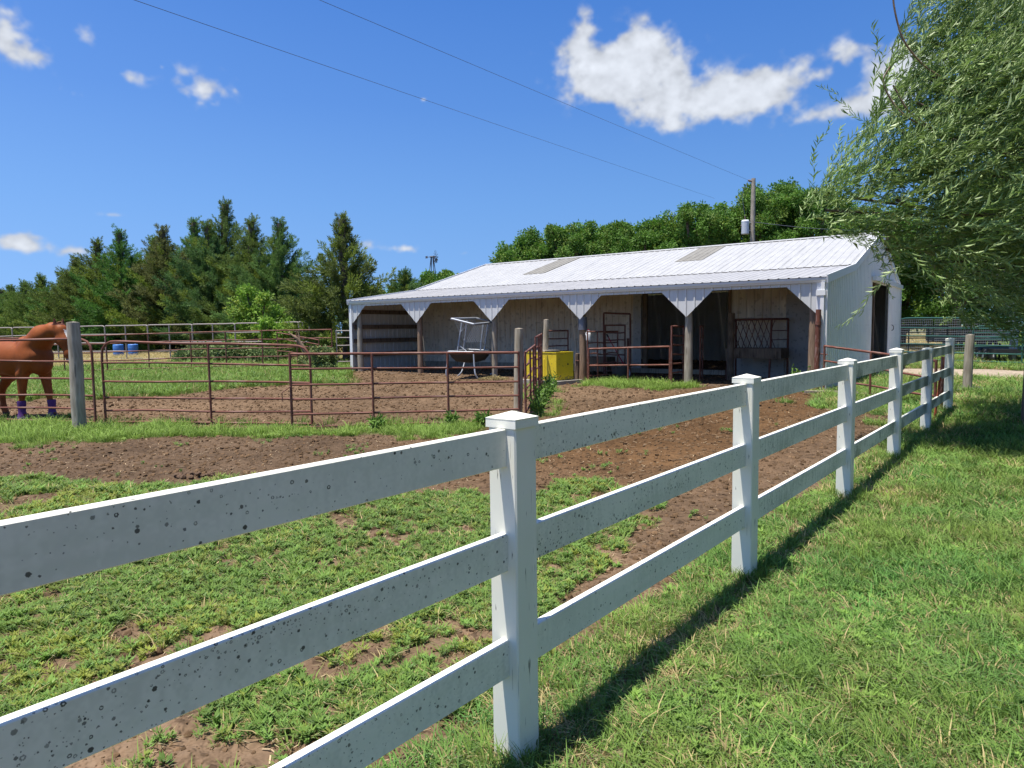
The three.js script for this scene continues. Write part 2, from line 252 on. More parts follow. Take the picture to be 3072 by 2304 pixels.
// what grows where: [kind, cover 0..1]
function cover(x, z) {
  const d = -z, [s, dep] = toBarn(x, z), [fa, fb] = toFence(x, z), r = Math.hypot(x, z), wob = clamp(r * 0.05, 0.12, 0.8);
  const X = x + (fbm2(x * 1.3, z * 1.3, 4, 40) - 0.5) * 2.4 * wob * 1.4, Z = z + (fbm2(x * 1.3, z * 1.3, 4, 50) - 0.5) * 2.4 * wob * 1.4;
  const edge = (fbm2(x * 1.6, z * 1.6, 3, 60) - 0.5) * 0.9;
  if (s < -0.05 && dep + edge > 5.6 && dep + edge < 10.2) return ['road', fbm2(x * 0.9, z * 0.9, 3, 62) > 0.66 ? 0.25 : 0];
  if (s > -0.2 && s < 15.9 && dep > -0.2 && dep < 13.2) return inside(PATCH.gateStrip, X, Z) && dep < 1.2 ? ['strip', 0.9] : ['floor', 0];
  if (fb > -0.3 + edge * 0.5 || s < -0.6 && dep > 3) {
    const bare = fbm2(x * 2.1, z * 2.1, 3, 64), near = fb < 0.35 ? 0.22 : 0;
    return ['lawn', bare < 0.36 + near ? 0.45 : bare < 0.43 + near ? 0.75 : 1];
  }
  if (inside(PATCH.yard, X, Z)) return ['lawn', 0.85];
  if (inside(PATCH.paddock, X, Z)) { const b = fbm2(x * 1.7, z * 1.7, 4, 66); return ['paddock', sstep(0.31, 0.5, b + (fbm2(x * 7, z * 7, 2, 67) - 0.5) * 0.5) * (0.55 + 0.45 * sstep(0.3, 0.6, fbm2(x * 11, z * 11, 2, 71)))]; }
  if (inside(PATCH.verge, X, Z)) return ['verge', 0.95];
  if (inside(PATCH.weeds, X, Z)) return ['verge', 0.5];
  if (inside(PATCH.gateStrip, X, Z)) return ['strip', 0.9];
  if (inside(PATCH.corral, X, Z)) { const dry = sstep(27, 36, d + (fbm2(x * 0.3, z * 0.3, 3, 68) - 0.5) * 12); return [dry > 0.5 ? 'dry' : 'rough', 0.75 + 0.25 * n2(x * 0.8, z * 0.8, 69)]; }
  if (d > 34) return ['dry', 0.7];
  const t = fbm2(x * 1.9, z * 1.9, 4, 70);
  return ['dirt', t > 0.66 && d < 11 ? 0.3 : 0];
}
function relief(x, z, bare) { return (fbm2(x * 1.2, z * 1.2, 3, 80) - 0.5) * 0.05 + bare * ((fbm2(x * 5.5, z * 5.5, 3, 83) - 0.5) * 0.05 + (n2(x * 19, z * 19, 86) - 0.5) * 0.02 + hooves(x, z) * sstep(0.3, 0.6, fbm2(x * 0.5, z * 0.5, 2, 88))); }
// hoof prints trodden into the bare earth
function hooves(x, z) { let d = 0; const C = 0.31, i = Math.floor(x / C), j = Math.floor(z / C); for (let a = -1; a <= 1; a++) for (let b = -1; b <= 1; b++) { const I = i + a, J = j + b; if (h3(I, J, 201) < 0.45) continue; const q = Math.hypot((x - (I + h3(I, J, 202)) * C) , (z - (J + h3(I, J, 203)) * C)), R = 0.05 + 0.025 * h3(I, J, 204); if (q < R * 1.5) d += q < R ? -0.022 * (1 - Math.pow(q / R, 4)) : 0.008 * (1 - (q - R) / (R * 0.5)); } return d; }
const groundY = (x, z) => lie(x, z) + (fbm2(x * 1.2, z * 1.2, 3, 80) - 0.5) * 0.05;

// the ground, one sheet out to the horizon, finer where it is seen close up
{
  const ang = [], rad = [0.25, 0.5, 0.75, 1.0, 1.25];
  for (let a = -54; a < 54; a += 0.24) ang.push(a); for (let a = 54; a <= 306; a += 6) ang.push(a);
  for (let r = 1.5; r < 14; r *= 1.0068) rad.push(r); for (let r = 14; r < 60; r *= 1.016) rad.push(r); for (let r = 60; r < 1500; r *= 1.12) rad.push(r);
  const na = ang.length, pos = [0, lie(0, 0), 0], uv = [0, 0], col = [0.2, 0.2, 0.1], idx = [];
  for (const r of rad) for (const a of ang) {
    const t = a * Math.PI / 180, x = Math.sin(t) * r, z = -Math.cos(t) * r, [kind, k] = r < 120 ? cover(x, z) : ['dry', 0.8];
    const bare = kind === 'dirt' ? 1 : kind === 'paddock' ? 1 - k : kind === 'floor' ? 0.6 : 0;
    pos.push(x, lie(x, z) + relief(x, z, bare * (r < 40 ? 1 : 0)), z); uv.push(x / 3, z / 3);
    const [s, dep] = toBarn(x, z), [fa, fb] = toFence(x, z), v = fbm2(x * 0.7, z * 0.7, 4, 90), w = fbm2(x * 6, z * 6, 3, 95);
    const redness = sstep(-3, -1.2, -Math.abs(fb + 3.5)) * sstep(2, 6, fa), pale = sstep(9, 14, -z) * (1 - redness);
    let c = mix3([0.135, 0.092, 0.06], [0.122, 0.07, 0.034], redness); c = mix3(c, [0.175, 0.116, 0.07], pale * 0.8);
    c = c.map((q) => q * (0.55 + 0.75 * v + 0.4 * (w - 0.5)));
    if (kind === 'road') c = [0.4, 0.335, 0.265].map((q) => q * (0.8 + 0.35 * v));
    else if (kind === 'floor') c = [0.14, 0.1, 0.072].map((q) => q * (0.8 + 0.35 * v));
    else if (kind === 'lawn') c = mix3([0.19, 0.145, 0.095], [0.11, 0.105, 0.05], clamp(v * 1.3 * k));
    else if (kind === 'paddock') c = mix3(c.map((q) => q * 1.3), [0.13, 0.108, 0.058], 0.65 * k);
    else if (kind === 'verge' || kind === 'strip' || kind === 'rough') c = mix3([0.15, 0.13, 0.07], [0.1, 0.13, 0.04], v);
    else if (kind === 'dry') c = mix3([0.23, 0.2, 0.12], [0.16, 0.18, 0.08], v);
    col.push(...c);
  }
  for (let j = 0; j < na; j++) idx.push(0, 1 + (j + 1) % na, 1 + j);
  for (let i = 0; i + 1 < rad.length; i++) for (let j = 0; j < na; j++) { const a = 1 + i * na + j, b = 1 + i * na + (j + 1) % na, c = a + na, d = b + na; idx.push(a, b, c, b, d, c); }
  const g = raw(pos, idx, uv); g.setAttribute('color', new THREE.Float32BufferAttribute(col, 3));
  if (g.attributes.normal.getY(5000) < 0) { const ix = g.index.array; for (let i = 0; i < ix.length; i += 3) { const t = ix[i]; ix[i] = ix[i + 1]; ix[i + 1] = t; } g.computeVertexNormals(); }
  const grain = colorTex(1024, 1024, (u, v) => {
    const a = n2p(u * 200, v * 200, 200, 200, 1), b = n2p(u * 70, v * 70, 70, 70, 2), c = n2p(u * 24, v * 24, 24, 24, 3), e = n2p(u * 420, v * 420, 420, 420, 4);
    let k = 0.55 + 0.25 * a + 0.25 * b + 0.2 * c; if (e > 0.93) k *= 1.5; if (b < 0.2) k *= 0.65; return [k, k * 0.98, k * 0.95];
  });
  const bump = grayTex(1024, 1024, (u, v) => 0.45 * n2p(u * 60, v * 60, 60, 60, 5) + 0.35 * n2p(u * 150, v * 150, 150, 150, 6) + 0.2 * n2p(u * 330, v * 330, 330, 330, 7));
  const m = dress(new THREE.Mesh(g, new THREE.MeshPhysicalMaterial({ vertexColors: true, map: grain, bumpMap: bump, bumpScale: 0.03, roughness: 1, specularIntensity: 0.15, side: THREE.DoubleSide }))); m.name = 'ground'; m.userData = { kind: 'structure', label: 'dirt yard, grass and paddock ground', category: 'ground' }; scene.add(m);
}

// ---------------------------------------------------------------- the barn, in its own axes: x along the front from the right corner, y up, z into the barn
const barn = thing('barn', 'long white metal horse barn with open front bays and ribbed roof', 'barn', [BO[0], 0, -BO[1]], Math.PI / 2 + BA);
const ROOF = [[-0.015, 2.715], [3.56, 3.215], [8.2, 4.53], [12.95, 3.13]];
const roofY = (z) => { let k = 0; while (k < 2 && ROOF[k + 1][0] < z) k++; return lerp(ROOF[k][1], ROOF[k + 1][1], (z - ROOF[k][0]) / (ROOF[k + 1][0] - ROOF[k][0])); };
const PITCH = 0.2286;
// a sheet of ribbed metal between x0 and x1, from yB(x) to yT(x)
function ribbed(x0, x1, yB, yT, sgn, cuts = [], ribH = 0.02) {
  const xs = new Set([x0, x1]), rib = (x) => { const f = ((x % PITCH) + PITCH) % PITCH - PITCH / 2, a = Math.abs(f); return a < 0.013 ? 1 : a < 0.03 ? (0.03 - a) / 0.017 : 0; };
  for (let k = Math.floor(x0 / PITCH) - 1; k * PITCH < x1 + PITCH; k++) for (const o of [-0.03, -0.013, 0.013, 0.03]) { const x = k * PITCH + PITCH / 2 + o; if (x > x0 + 1e-4 && x < x1 - 1e-4) xs.add(x); }
  for (const c of cuts) if (c > x0 + 1e-4 && c < x1 - 1e-4) xs.add(c);
  const X = [...xs].sort((a, b) => a - b), pos = [], uv = [], idx = [];
  for (let i = 0; i + 1 < X.length; i++) {
    const a = X[i], b = X[i + 1], e = 1e-5, za = rib(a + e) * ribH * sgn, zb = rib(b - e) * ribH * sgn, n = pos.length / 3;
    const P = [[a, yB(a + e), za], [b, yB(b - e), zb], [b, yT(b - e), zb], [a, yT(a + e), za]];
    if (P[3][1] - P[0][1] < 1e-4 && P[2][1] - P[1][1] < 1e-4) continue;
    for (const p of P) { pos.push(...p); uv.push(p[0] / 1.85, p[1] / 1.85); }
    sgn > 0 ? idx.push(n, n + 1, n + 2, n, n + 2, n + 3) : idx.push(n, n + 2, n + 1, n, n + 3, n + 2);
  }
  return raw(pos, idx, uv);
}
const basis = (X, Y, O) => { const Z = new V3().crossVectors(new V3(...X), new V3(...Y)); return new THREE.Matrix4().makeBasis(new V3(...X), new V3(...Y), Z).setPosition(...O); };
function sheets(name, x0, x1, yB, yT, sgn, M, m, cuts = [], width = PITCH * 4) {
  for (let k = Math.floor(x0 / width); k * width < x1 - 1e-3; k++) { const a = Math.max(x0, k * width), b = Math.min(x1, (k + 1) * width); if (b - a < 0.02) continue; const g = ribbed(a, b, yB, yT, sgn, cuts); if (g.index.count) { g.applyMatrix4(M); part(name, g, m, barn); } }
}
const BAY = Array.from({ length: 6 }, (_, k) => 0.1946 + 3.1035 * k), HALF = 0.67, TIP = 1.88, HEAD = 2.52;
{
  // front header with its diagonal brackets
  const yB = (x) => { if (x < 0.2) return 0.08; if (x > 15.72) return 0.12; let y = HEAD; for (const c of BAY) y = Math.min(y, TIP + (Math.abs(x - c) / HALF) * (HEAD - TIP)); return y; };
  const cuts = [0.2, 15.72]; for (const c of BAY) cuts.push(c, c - HALF, c + HALF);
  sheets('front_siding_panel', 0, 15.8, yB, () => 2.7, -1, basis([1, 0, 0], [0, 1, 0], [0, 0, 0.08]), mat.siding, cuts);
  // end walls, the right one with the sliding door's opening
  const right = (sg) => basis([0, 0, 1], [0, 1, 0], [sg, 0, 0]);
  const top = (z) => roofY(z) - 0.02, kinks = [ROOF[1][0], ROOF[2][0], 6.6, 9.55];
  sheets('end_siding_panel', 0.09, 6.6, () => 0.1, top, 1, right(0), mat.gableSiding, kinks);
  sheets('end_siding_panel', 6.6, 9.55, () => 2.92, top, 1, right(0), mat.gableSiding, kinks);
  sheets('end_siding_panel', 9.55, 12.9, () => 0.1, top, 1, right(0), mat.gableSiding, kinks);
  sheets('end_siding_panel', 0.09, 12.9, () => 0.1, top, -1, right(15.8), mat.siding, kinks);
  // inner wall behind the open bays, with the wide doorway
  const inner = basis([1, 0, 0], [0, 1, 0], [0, 0, 3.6]);
  sheets('inner_siding_panel', 0.03, 3.35, () => 0.12, () => 3.2, -1, inner, mat.innerSiding);
  sheets('inner_siding_panel', 3.35, 6.16, () => 2.95, () => 3.2, -1, inner, mat.innerSiding);
  sheets('inner_siding_panel', 6.16, 15.77, () => 0.2, () => 3.2, -1, inner, mat.innerSiding);
  sheets('back_siding_panel', 0.03, 15.77, () => 0.1, () => 3.12, 1, basis([1, 0, 0], [0, 1, 0], [0, 0, 12.9]), mat.siding);
  // roof sheets
  const W = 0.989, slope = (i) => { const [z0, y0] = ROOF[i], [z1, y1] = ROOF[i + 1], L = Math.hypot(z1 - z0, y1 - y0); return { L, c: (z1 - z0) / L, s: (y1 - y0) / L, z0, y0 }; };
  for (let i = 0; i < 3; i++) {
    const f = slope(i), lift = i === 1 ? 0.03 : 0;
    for (let k = 0; k < 16; k++) {
      const x0 = -0.04 + W * k, M = basis([1, 0, 0], [0, f.s, f.c], [0, f.y0 + lift, f.z0]), from = i === 1 ? -0.07 : 0, to = i === 0 ? f.L - 0.02 : f.L;
      const lit = i === 1 && (k === 5 || k === 11), stop = lit ? (k === 5 ? 2.2 : 1.75) : to;
      const g = ribbed(x0, x0 + W - 0.002, () => from, () => stop, -1, [], 0.015); g.applyMatrix4(M); part('roof_sheet', g, i === 0 ? mat.leanRoof : mat.roof, barn);
      if (lit) { const h = ribbed(x0 + 0.004, x0 + W - 0.006, () => stop - 0.06, () => to - 0.1, -1, [], 0.015); h.applyMatrix4(basis([1, 0, 0], [0, f.s, f.c], [0, f.y0 + lift + 0.012, f.z0])); part('skylight_panel', h, mat.skylight, barn, 'weathered grey fibreglass skylight strip in the roof'); }
    }
  }
  part('ridge_cap', [[-1, ROOF[1]], [1, ROOF[3]]].map(([d, q]) => { const [z, y] = ROOF[2], L = Math.hypot(q[0] - z, q[1] - y), dz = (q[0] - z) / L * 0.2, dy = (q[1] - y) / L * 0.2; return raw([-0.06, y + 0.062, z, 15.8, y + 0.062, z, 15.8, y + 0.056 + dy, z + dz, -0.06, y + 0.056 + dy, z + dz], d < 0 ? [0, 2, 1, 0, 3, 2] : [0, 1, 2, 0, 2, 3], [0, 0, 1, 0, 1, 1, 0, 1]); }), mat.roof, barn);
  // gutter, fascia and rakes
  const prof = (pts, x0, x1) => { const g = new THREE.ExtrudeGeometry(new THREE.Shape(pts.map(([z, y]) => new THREE.Vector2(z, y))), { depth: x1 - x0, bevelEnabled: false }); g.applyMatrix4(basis([0, 0, 1], [0, 1, 0], [x1, 0, 0])); return g; };
  part('gutter', prof([[0.074, 2.595], [0.03, 2.595], [0.022, 2.62], [0.004, 2.65], [0, 2.705], [0.014, 2.705], [0.016, 2.66], [0.034, 2.625], [0.062, 2.62], [0.062, 2.7], [0.074, 2.7]], -0.05, 15.85), mat.gutter, barn);
  for (const x of [-0.052, 15.815]) for (let i = 0; i < 3; i++) { const f = slope(i), g = box(x, x + 0.03, -0.15, 0.035, -0.02, f.L + 0.02); g.applyMatrix4(new THREE.Matrix4().makeBasis(new V3(1, 0, 0), new V3(0, f.c, -f.s), new V3(0, f.s, f.c)).setPosition(0, f.y0 + (i === 1 ? 0.035 : 0.012), f.z0)); part('rake_trim', g, mat.trim, barn); }
  // corner trim and downspout with its bent head
  part('corner_trim', [box(-0.03, 0.2, 0.08, 2.6, 0.048, 0.058), box(-0.032, -0.022, 0.08, 2.6, 0.06, 0.17)], mat.trim, barn);
  part('corner_trim', [box(15.7, 15.83, 0.12, 2.6, 0.048, 0.058)], mat.trim, barn);
  part('downspout', [box(0.02, 0.1, 2.42, 2.6, -0.01, 0.046), box(0.0, 0.2, 2.3, 2.42, -0.025, 0.046), box(0.03, 0.11, 0.75, 2.3, -0.012, 0.046), tube([[0.07, 0.78, 0.02], [0.07, 0.62, -0.01], [0.06, 0.5, -0.12]], 0.036, 8)], mat.trim, barn);
  // poles of the open front, framing and doors
  BAY.forEach((x, k) => { const g = logPost(2.5, [0.11, 0.105, 0.11, 0.09, 0.095, 0.11][k], 0.088, 300 + k); g.translate(k === 0 ? 0.3 : k === 5 ? 15.5 : x, 0.02, 0.24); part('pole', g, k % 2 ? mat.greyWood : mat.brownWood, barn); });
  part('header_beam', [box(0.22, 15.7, 2.53, 2.68, 0.115, 0.155)], mat.darkWood, barn);
  for (const y of [0.72, 1.22, 1.72, 2.26]) part('girt', [box(15.7, 15.775, y, y + 0.15, 0.2, 3.55)], mat.darkWood, barn);
  for (let i = 0; i < 6; i++) { const z = 0.35 + i * 0.62; part('purlin', [box(0.02, 15.76, roofY(z) - 0.16, roofY(z) - 0.03, z, z + 0.045)], mat.darkWood, barn); }
  part('door_jamb', [box(6.15, 6.42, 0.2, 2.98, 3.54, 3.575)], mat.board, barn, 'pale painted board beside the wide inner doorway');
  part('door_jamb', [box(3.28, 3.36, 0.15, 2.98, 3.54, 3.575)], mat.brownWood, barn);
  part('door_jamb', [box(6.0, 6.14, 0.2, 2.9, 3.62, 3.74)], mat.darkWood, barn);
  part('sill_board', [box(3.4, 6.5, 0.2, 0.34, 3.42, 3.47)], mat.greyWood, barn);
  part('wall_board', [box(0.05, 1.72, 0.12, 2.5, 3.53, 3.57)], mat.board, barn, 'smooth grey painted sheet at the end of the inner wall');
  part('wall_board', [box(6.5, 15.6, 0.2, 0.44, 3.53, 3.57)], mat.greyWood, barn);
  part('kick_board', [box(1.75, 3.25, 0.12, 0.72, 3.53, 3.57)], mat.board, barn);
  part('sliding_door_track', [box(-0.14, -0.03, 2.95, 3.09, 6.4, 13.0)], mat.trim, barn);
  for (const b of [[0.02, 0.12, 0.1, 2.95, 6.5, 6.64], [0.3, 0.42, 0.1, 3.2, 9.2, 9.34], [0.9, 1.1, 0.1, 3.2, 9.8, 10.0]]) part('wall_stud', box(...b), mat.darkWood, barn);
  const door = part('sliding_door', box(-0.068, -0.05, 0.14, 2.94, 9.56, 12.95), mat.board, barn);
  for (const z of [9.5, 12.85]) part('door_edge', box(-0.1, -0.08, 0.14, 2.96, z, z + 0.12), mat.trim, door);
  for (let k = 0; k < 4; k++) { const a = 9.56 + k * 0.85, g = ribbed(a, a + 0.85, () => 0.14, () => 2.95, 1); g.applyMatrix4(right(-0.07)); part('door_sheet', g, mat.gableSiding, door); }
  part('door_pull', [tube([[-0.1, 1.62, 10.4], [-0.15, 1.58, 10.4], [-0.15, 1.46, 10.4], [-0.1, 1.42, 10.4]], 0.012, 6)], mat.black, door);
  part('hoist_hook', [tube([[-0.03, 4.3, 8.3], [-0.12, 4.22, 8.3], [-0.13, 4.0, 8.32], [-0.05, 3.86, 8.35], [-0.02, 3.7, 8.3]], 0.015, 6)], mat.black, barn);
}

// ---------------------------------------------------------------- white vinyl fence, in its own axes: x along, z to the lawn
{
  const fence = thing('vinyl_fence', 'white vinyl three rail fence running along the lawn, rails speckled with mildew', 'fence', [FO[0], 0, -FO[1]], Math.PI / 2 - FA);
  const railTex = (seed, dots, algae) => {
    const w = 2048, h = 256, r = rng(seed), k = new Float32Array(w * h).fill(1), nDots = dots;
    const clump = Array.from({ length: 14 }, () => [r(), r()]);
    for (let i = 0; i < nDots; i++) {
      const c = clump[Math.floor(r() * 14)], loose = r() < 0.45, cx = (loose ? r() : c[0] + (r() - 0.5) * 0.16) * w, cy = (loose ? r() * 0.4 : clamp(c[1] * 0.4 + (r() - 0.5) * 0.12, 0.01, 0.39)) * h, rad = 0.9 + Math.pow(r(), 3.5) * 4.0, ring = r() < 0.45 && rad > 2.2, dark = 0.08 + r() * 0.4;
      for (let y = Math.floor(cy - rad - 1); y <= cy + rad + 1; y++) for (let x = Math.floor(cx - rad - 1); x <= cx + rad + 1; x++) {
        if (y < 0 || y >= h) continue; const q = Math.hypot(x - cx, (y - cy) * 1.15) + (n2(x * 0.8, y * 0.8, seed) - 0.5) * 1.3;
        if (q < rad && !(ring && q < rad * 0.5)) { const at = y * w + (((x % w) + w) % w); k[at] = Math.min(k[at], dark); }
      }
    }
    return colorTex(w, h, (u, v, x, y) => {
      const s = n2p(u * 10, v * 14, 10, 14, seed), fine = n2p(u * 260, v * 40, 260, 40, seed + 1), streak = n2p(u * 150, v * 5, 150, 5, seed + 2), patch = n2p(u * 7, v * 3, 7, 3, seed + 3); let c = mix3([1, 1, 1], [0.93, 0.95, 0.93], s);
      const a = algae * clamp((patch * 0.9 + streak * 0.55 + fine * 0.55 - 0.75) * 1.7) * (v > 0.4 && v < 0.5 ? (patch > 0.55 ? 0.8 : 0.15) : 1); c = mix3(c, [0.2, 0.24, 0.19], clamp(a, 0, 0.85)); const d = k[y * w + x]; return c.map((q) => q * d);
    });
  };
  const rm = [[11, 240, 0.12], [12, 760, 0.16], [13, 640, 0.2], [14, 200, 0.4], [15, 90, 0.8], [16, 40, 1.15]].map(([s, n, a]) => new THREE.MeshPhysicalMaterial({ color: lin(0.8, 0.785, 0.705), specularIntensity: 0.35, roughness: 0.5, map: railTex(s, n, a) }));
  const xs = [-2.44, 0, 2.4, 5.0, 7.37, 9.76, 12.2], choice = [[0, 1, 2], [1, 2, 0], [3, 3, 3], [4, 3, 4], [5, 5, 4], [5, 5, 5]];
  for (let i = 0; i + 1 < xs.length; i++) [1.1775, 0.792, 0.394].forEach((y, j) => {
    const g = chamferBar(xs[i + 1] - xs[i] - 0.03, 0.138, 0.038, 0.003); g.translate(xs[i] + 0.015, y, 0.004); const r = part('rail', g, rm[choice[i][j]], fence); if (choice[i][j] > 3) r.userData.label = 'rail darkened by green algae';
  });
  xs.forEach((x, i) => {
    const g = chamferBar(1.42, 0.127, 0.127, 0.006); g.applyMatrix4(basis([0, 1, 0], [-1, 0, 0], [x, -0.15, 0])); const p = part('post', g, mat.pvcPost, fence);
    const skirt = new THREE.CylinderGeometry(0.0975, 0.0985, 0.032, 4); skirt.rotateY(Math.PI / 4); skirt.translate(x, 1.265, 0);
    const lip = new THREE.CylinderGeometry(0.0992, 0.0987, 0.004, 4); lip.rotateY(Math.PI / 4); lip.translate(x, 1.281, 0);
    const top = new THREE.CylinderGeometry(0.003, 0.0985, 0.022, 4); top.rotateY(Math.PI / 4); top.translate(x, 1.294, 0);
    const flat = (q) => { const n = q.toNonIndexed(); n.computeVertexNormals(); return n; };
    const c = part('cap', [flat(skirt), flat(lip), flat(top)], mat.pvcPost, p); if (i > 3) { p.rotation.z = [0, 0, 0, 0, 0.004, -0.003, 0.006][i]; }
  });
}

// ---------------------------------------------------------------- pipe gates and corral panels
// rails and ups in metres / shares of the length; bow rounds the top corners
function pipeGate(name, label, category, group, A, B, o) {
  const L = Math.hypot(B[0] - A[0], B[1] - A[1]), turn = Math.atan2(-(B[1] - A[1]), B[0] - A[0]), yA = lie(...A) + (o.liftA ?? 0), yB = lie(...B) + (o.liftB ?? 0);
  const g = thing(name, label, category, [A[0], yA, A[1]], turn, group), rise = yB - yA, r = o.r ?? 0.021, R = rng(o.seed ?? Math.floor(A[0] * 100 + 5000)), m = o.m ?? mat.rust, hs = o.rails, he = o.railsB ?? hs, lo = o.low ?? 0.02;
  const Y = (t, k) => t * rise + lerp(hs[k], he[k], t), n = hs.length, end = (t) => [lo + t * rise, Y(t, 0)];
  if (o.bow) {
    const b = o.bow, arc = (cx, cy, s) => [0, 0.25, 0.5, 0.75, 1].map((q) => [cx + s * b * Math.cos((1 - q) * 0 + q * Math.PI / 2) , cy + b * Math.sin(q * Math.PI / 2), 0]);
    const left = arc(b, Y(0, 0) - b, -1), rightArc = arc(L - b, Y(1, 0) - b, 1).reverse();
    part('frame', tube([[0, lo, 0], [0, (lo + Y(0, 0) - b) / 2, 0], ...left, [L * 0.33, Y(0.33, 0) + (R() - 0.5) * 0.02, 0], [L * 0.66, Y(0.66, 0) + (R() - 0.5) * 0.02, 0], ...rightArc, [L, (rise + lo + Y(1, 0) - b) / 2, 0], [L, rise + lo, 0]], r * 1.05, 8, 4), m, g);
  } else {
    part('frame', [pipe([0, lo, 0], [0, Y(0, 0) + r, 0], r * 1.05), pipe([L, rise + lo, 0], [L, Y(1, 0) + r, 0], r * 1.05), pipe([0, Y(0, 0), 0], [L, Y(1, 0), 0], r * 1.05)], m, g);
  }
  for (let k = 1; k < n; k++) { const w = o.bend ?? 0.008; part('rail', tube([0, 0.25, 0.5, 0.75, 1].map((t) => [t * L, Y(t, k) + (t > 0 && t < 1 ? (R() - 0.5) * 2 * w : 0), (t > 0 && t < 1 ? (R() - 0.5) * 2 * w : 0)]), r * (o.thin ?? 0.9), 7, 2), m, g); }
  for (const t of o.ups ?? []) part('upright', pipe([t * L, lo + t * rise, r * 1.3], [t * L, Y(t, 0), r * 1.3], r * 0.95), m, g);
  if (o.feet) part('foot', [[0, 0], [1, 0]].map(([t]) => pipe([t * L, lo + t * rise + 0.01, -0.16], [t * L, lo + t * rise + 0.01, 0.16], r)), m, g);
  for (const [t, h] of o.latch ?? []) part('latch', [pipe([t * L, h, 0.02], [t * L - 0.14, h - 0.1, 0.05], 0.008, 0.008, 6), pipe([t * L - 0.14, h - 0.1, 0.05], [t * L - 0.13, h - 0.24, 0.05], 0.008, 0.008, 6)], m, g);
  return g;
}
const CG = 'rusty gates along the corral';
pipeGate('bow_gate', 'rusty bow top pipe gate in front of the chestnut horse', 'gate', CG, [-11.9, -13.75], [-7.5, -12.48], { rails: [1.55, 1.19, 0.85, 0.525, 0.275, 0.06], railsB: [1.54, 1.15, 0.83, 0.525, 0.28, 0.05], bow: 0.22, ups: [0.5], bend: 0.018 });
pipeGate('bow_gate', 'rusty bow top pipe gate with a middle upright, hinged beside the leaning grey post', 'gate', CG, [-7.4, -12.62], [-3.46, -11.97], { rails: [1.49, 1.11, 0.775, 0.48, 0.24, 0.03], railsB: [1.38, 1.04, 0.744, 0.462, 0.252, 0.035], bow: 0.22, ups: [0.53], bend: 0.014 });
pipeGate('square_gate', 'rusty square cornered pipe gate overlapping the bow top gate', 'gate', CG, [-3.67, -11.55], [0.12, -12.04], { rails: [1.255, 1.01, 0.745, 0.5, 0.25, 0.03], railsB: [1.2, 0.95, 0.7, 0.457, 0.22, 0.03], ups: [0.35, 0.68], bend: 0.006, latch: [[0, 0.72]] });
pipeGate('corral_panel', 'rusty corral panel running from the square gate towards the yellow waterer', 'panel', CG, [0.24, -12.5], [0.52, -15.6], { rails: [1.17, 0.94, 0.7, 0.48, 0.28, 0.1], ups: [0.33, 0.66], bend: 0.02 });
pipeGate('corral_panel', 'taller bent rusty corral panel against the yellow waterer', 'panel', CG, [0.54, -15.75], [0.8, -18.5], { rails: [1.34, 1.08, 0.82, 0.58, 0.32, 0.1], ups: [0.25, 0.5, 0.75], bend: 0.035 });
pipeGate('corral_panel', 'short rusty panel standing behind the yellow waterer', 'panel', CG, [1.02, -20.2], [1.68, -20.8], { rails: [1.4, 1.17, 0.96, 0.8, 0.55, 0.3], bend: 0.006 });
pipeGate('low_gate', 'low pinkish rust pipe gate across the weedy bay of the barn', 'gate', CG, [2.12, -19.2], [4.16, -18.35], { rails: [0.9, 0.44, -0.01], railsB: [0.97, 0.49, 0.03], ups: [0.5], r: 0.026, bend: 0.004 });
pipeGate('ladder_panel', 'narrow rusty ladder panel beside the barn pole with the low gate', 'panel', CG, [4.1, -17.9], [4.52, -18.36], { rails: [1.5, 1.26, 1.02, 0.77, 0.54, 0.3, 0.08], bend: 0.012, r: 0.024 });
pipeGate('ladder_panel', 'narrow dark ladder panel leaning inside the bay behind the barn pole', 'panel', CG, [4.98, -18.45], [5.28, -19.3], { rails: [1.5, 1.2, 0.9, 0.6, 0.3, 0.08], bend: 0.012, m: mat.rust });
pipeGate('corral_panel', 'sagging rusty panel tied to the grey barn pole with the white jug', 'panel', CG, [2.1, -19.3], [3.05, -20.1], { rails: [1.37, 1.06, 0.75, 0.45, 0.14], ups: [0.3], bend: 0.03 });
pipeGate('corner_gate', 'sagging rusty red gate from the barn corner to the white fence', 'gate', CG, [7.0, -15.62], [7.67, -12.6], { rails: [1.03, 0.7, 0.3], railsB: [0.84, 0.52, 0.2], ups: [0.48], r: 0.024, bend: 0.01 });
// panels of the corral farther back
const PG = 'corral panels behind the horse';
const mids = [[-22.5, -27.5], [-18.8, -26.9], [-15.3, -26.4], [-12.2, -26.6], [-9.3, -26.1], [-6.75, -26.3]];
for (let i = 0; i + 1 < mids.length; i++) pipeGate('corral_panel', 'dull rusty corral panel crossing the weedy pen behind the gates', 'panel', PG, mids[i], mids[i + 1], { rails: [1.5, 1.18, 0.86, 0.54, 0.2], ups: [0.5], m: mat.rust, bend: 0.02, r: 0.024 });
pipeGate('corral_panel', 'pale pipe panel joining the far corner of the barn', 'panel', PG, [-6.6, -26.4], fromBarn(16.0, 1.0), { rails: [1.45, 1.2, 0.9, 0.6, 0.3], m: mat.paleRail, bend: 0.01 });
pipeGate('corral_panel', 'rusty panel propped askew beside the dead log', 'panel', PG, [-9.2, -27.5], [-7.1, -25.8], { rails: [1.42, 1.2, 0.95, 0.7], railsB: [1.12, 0.95, 0.8, 0.6], m: mat.rust, bend: 0.03 });
const ring = [[-33, -39.5], [-27.5, -38.6], [-21.7, -37.4], [-19.0, -36.6], [-16.4, -36.0], [-13.8, -35.0], [-10.0, -33.0], [-8.7, -30.2]];
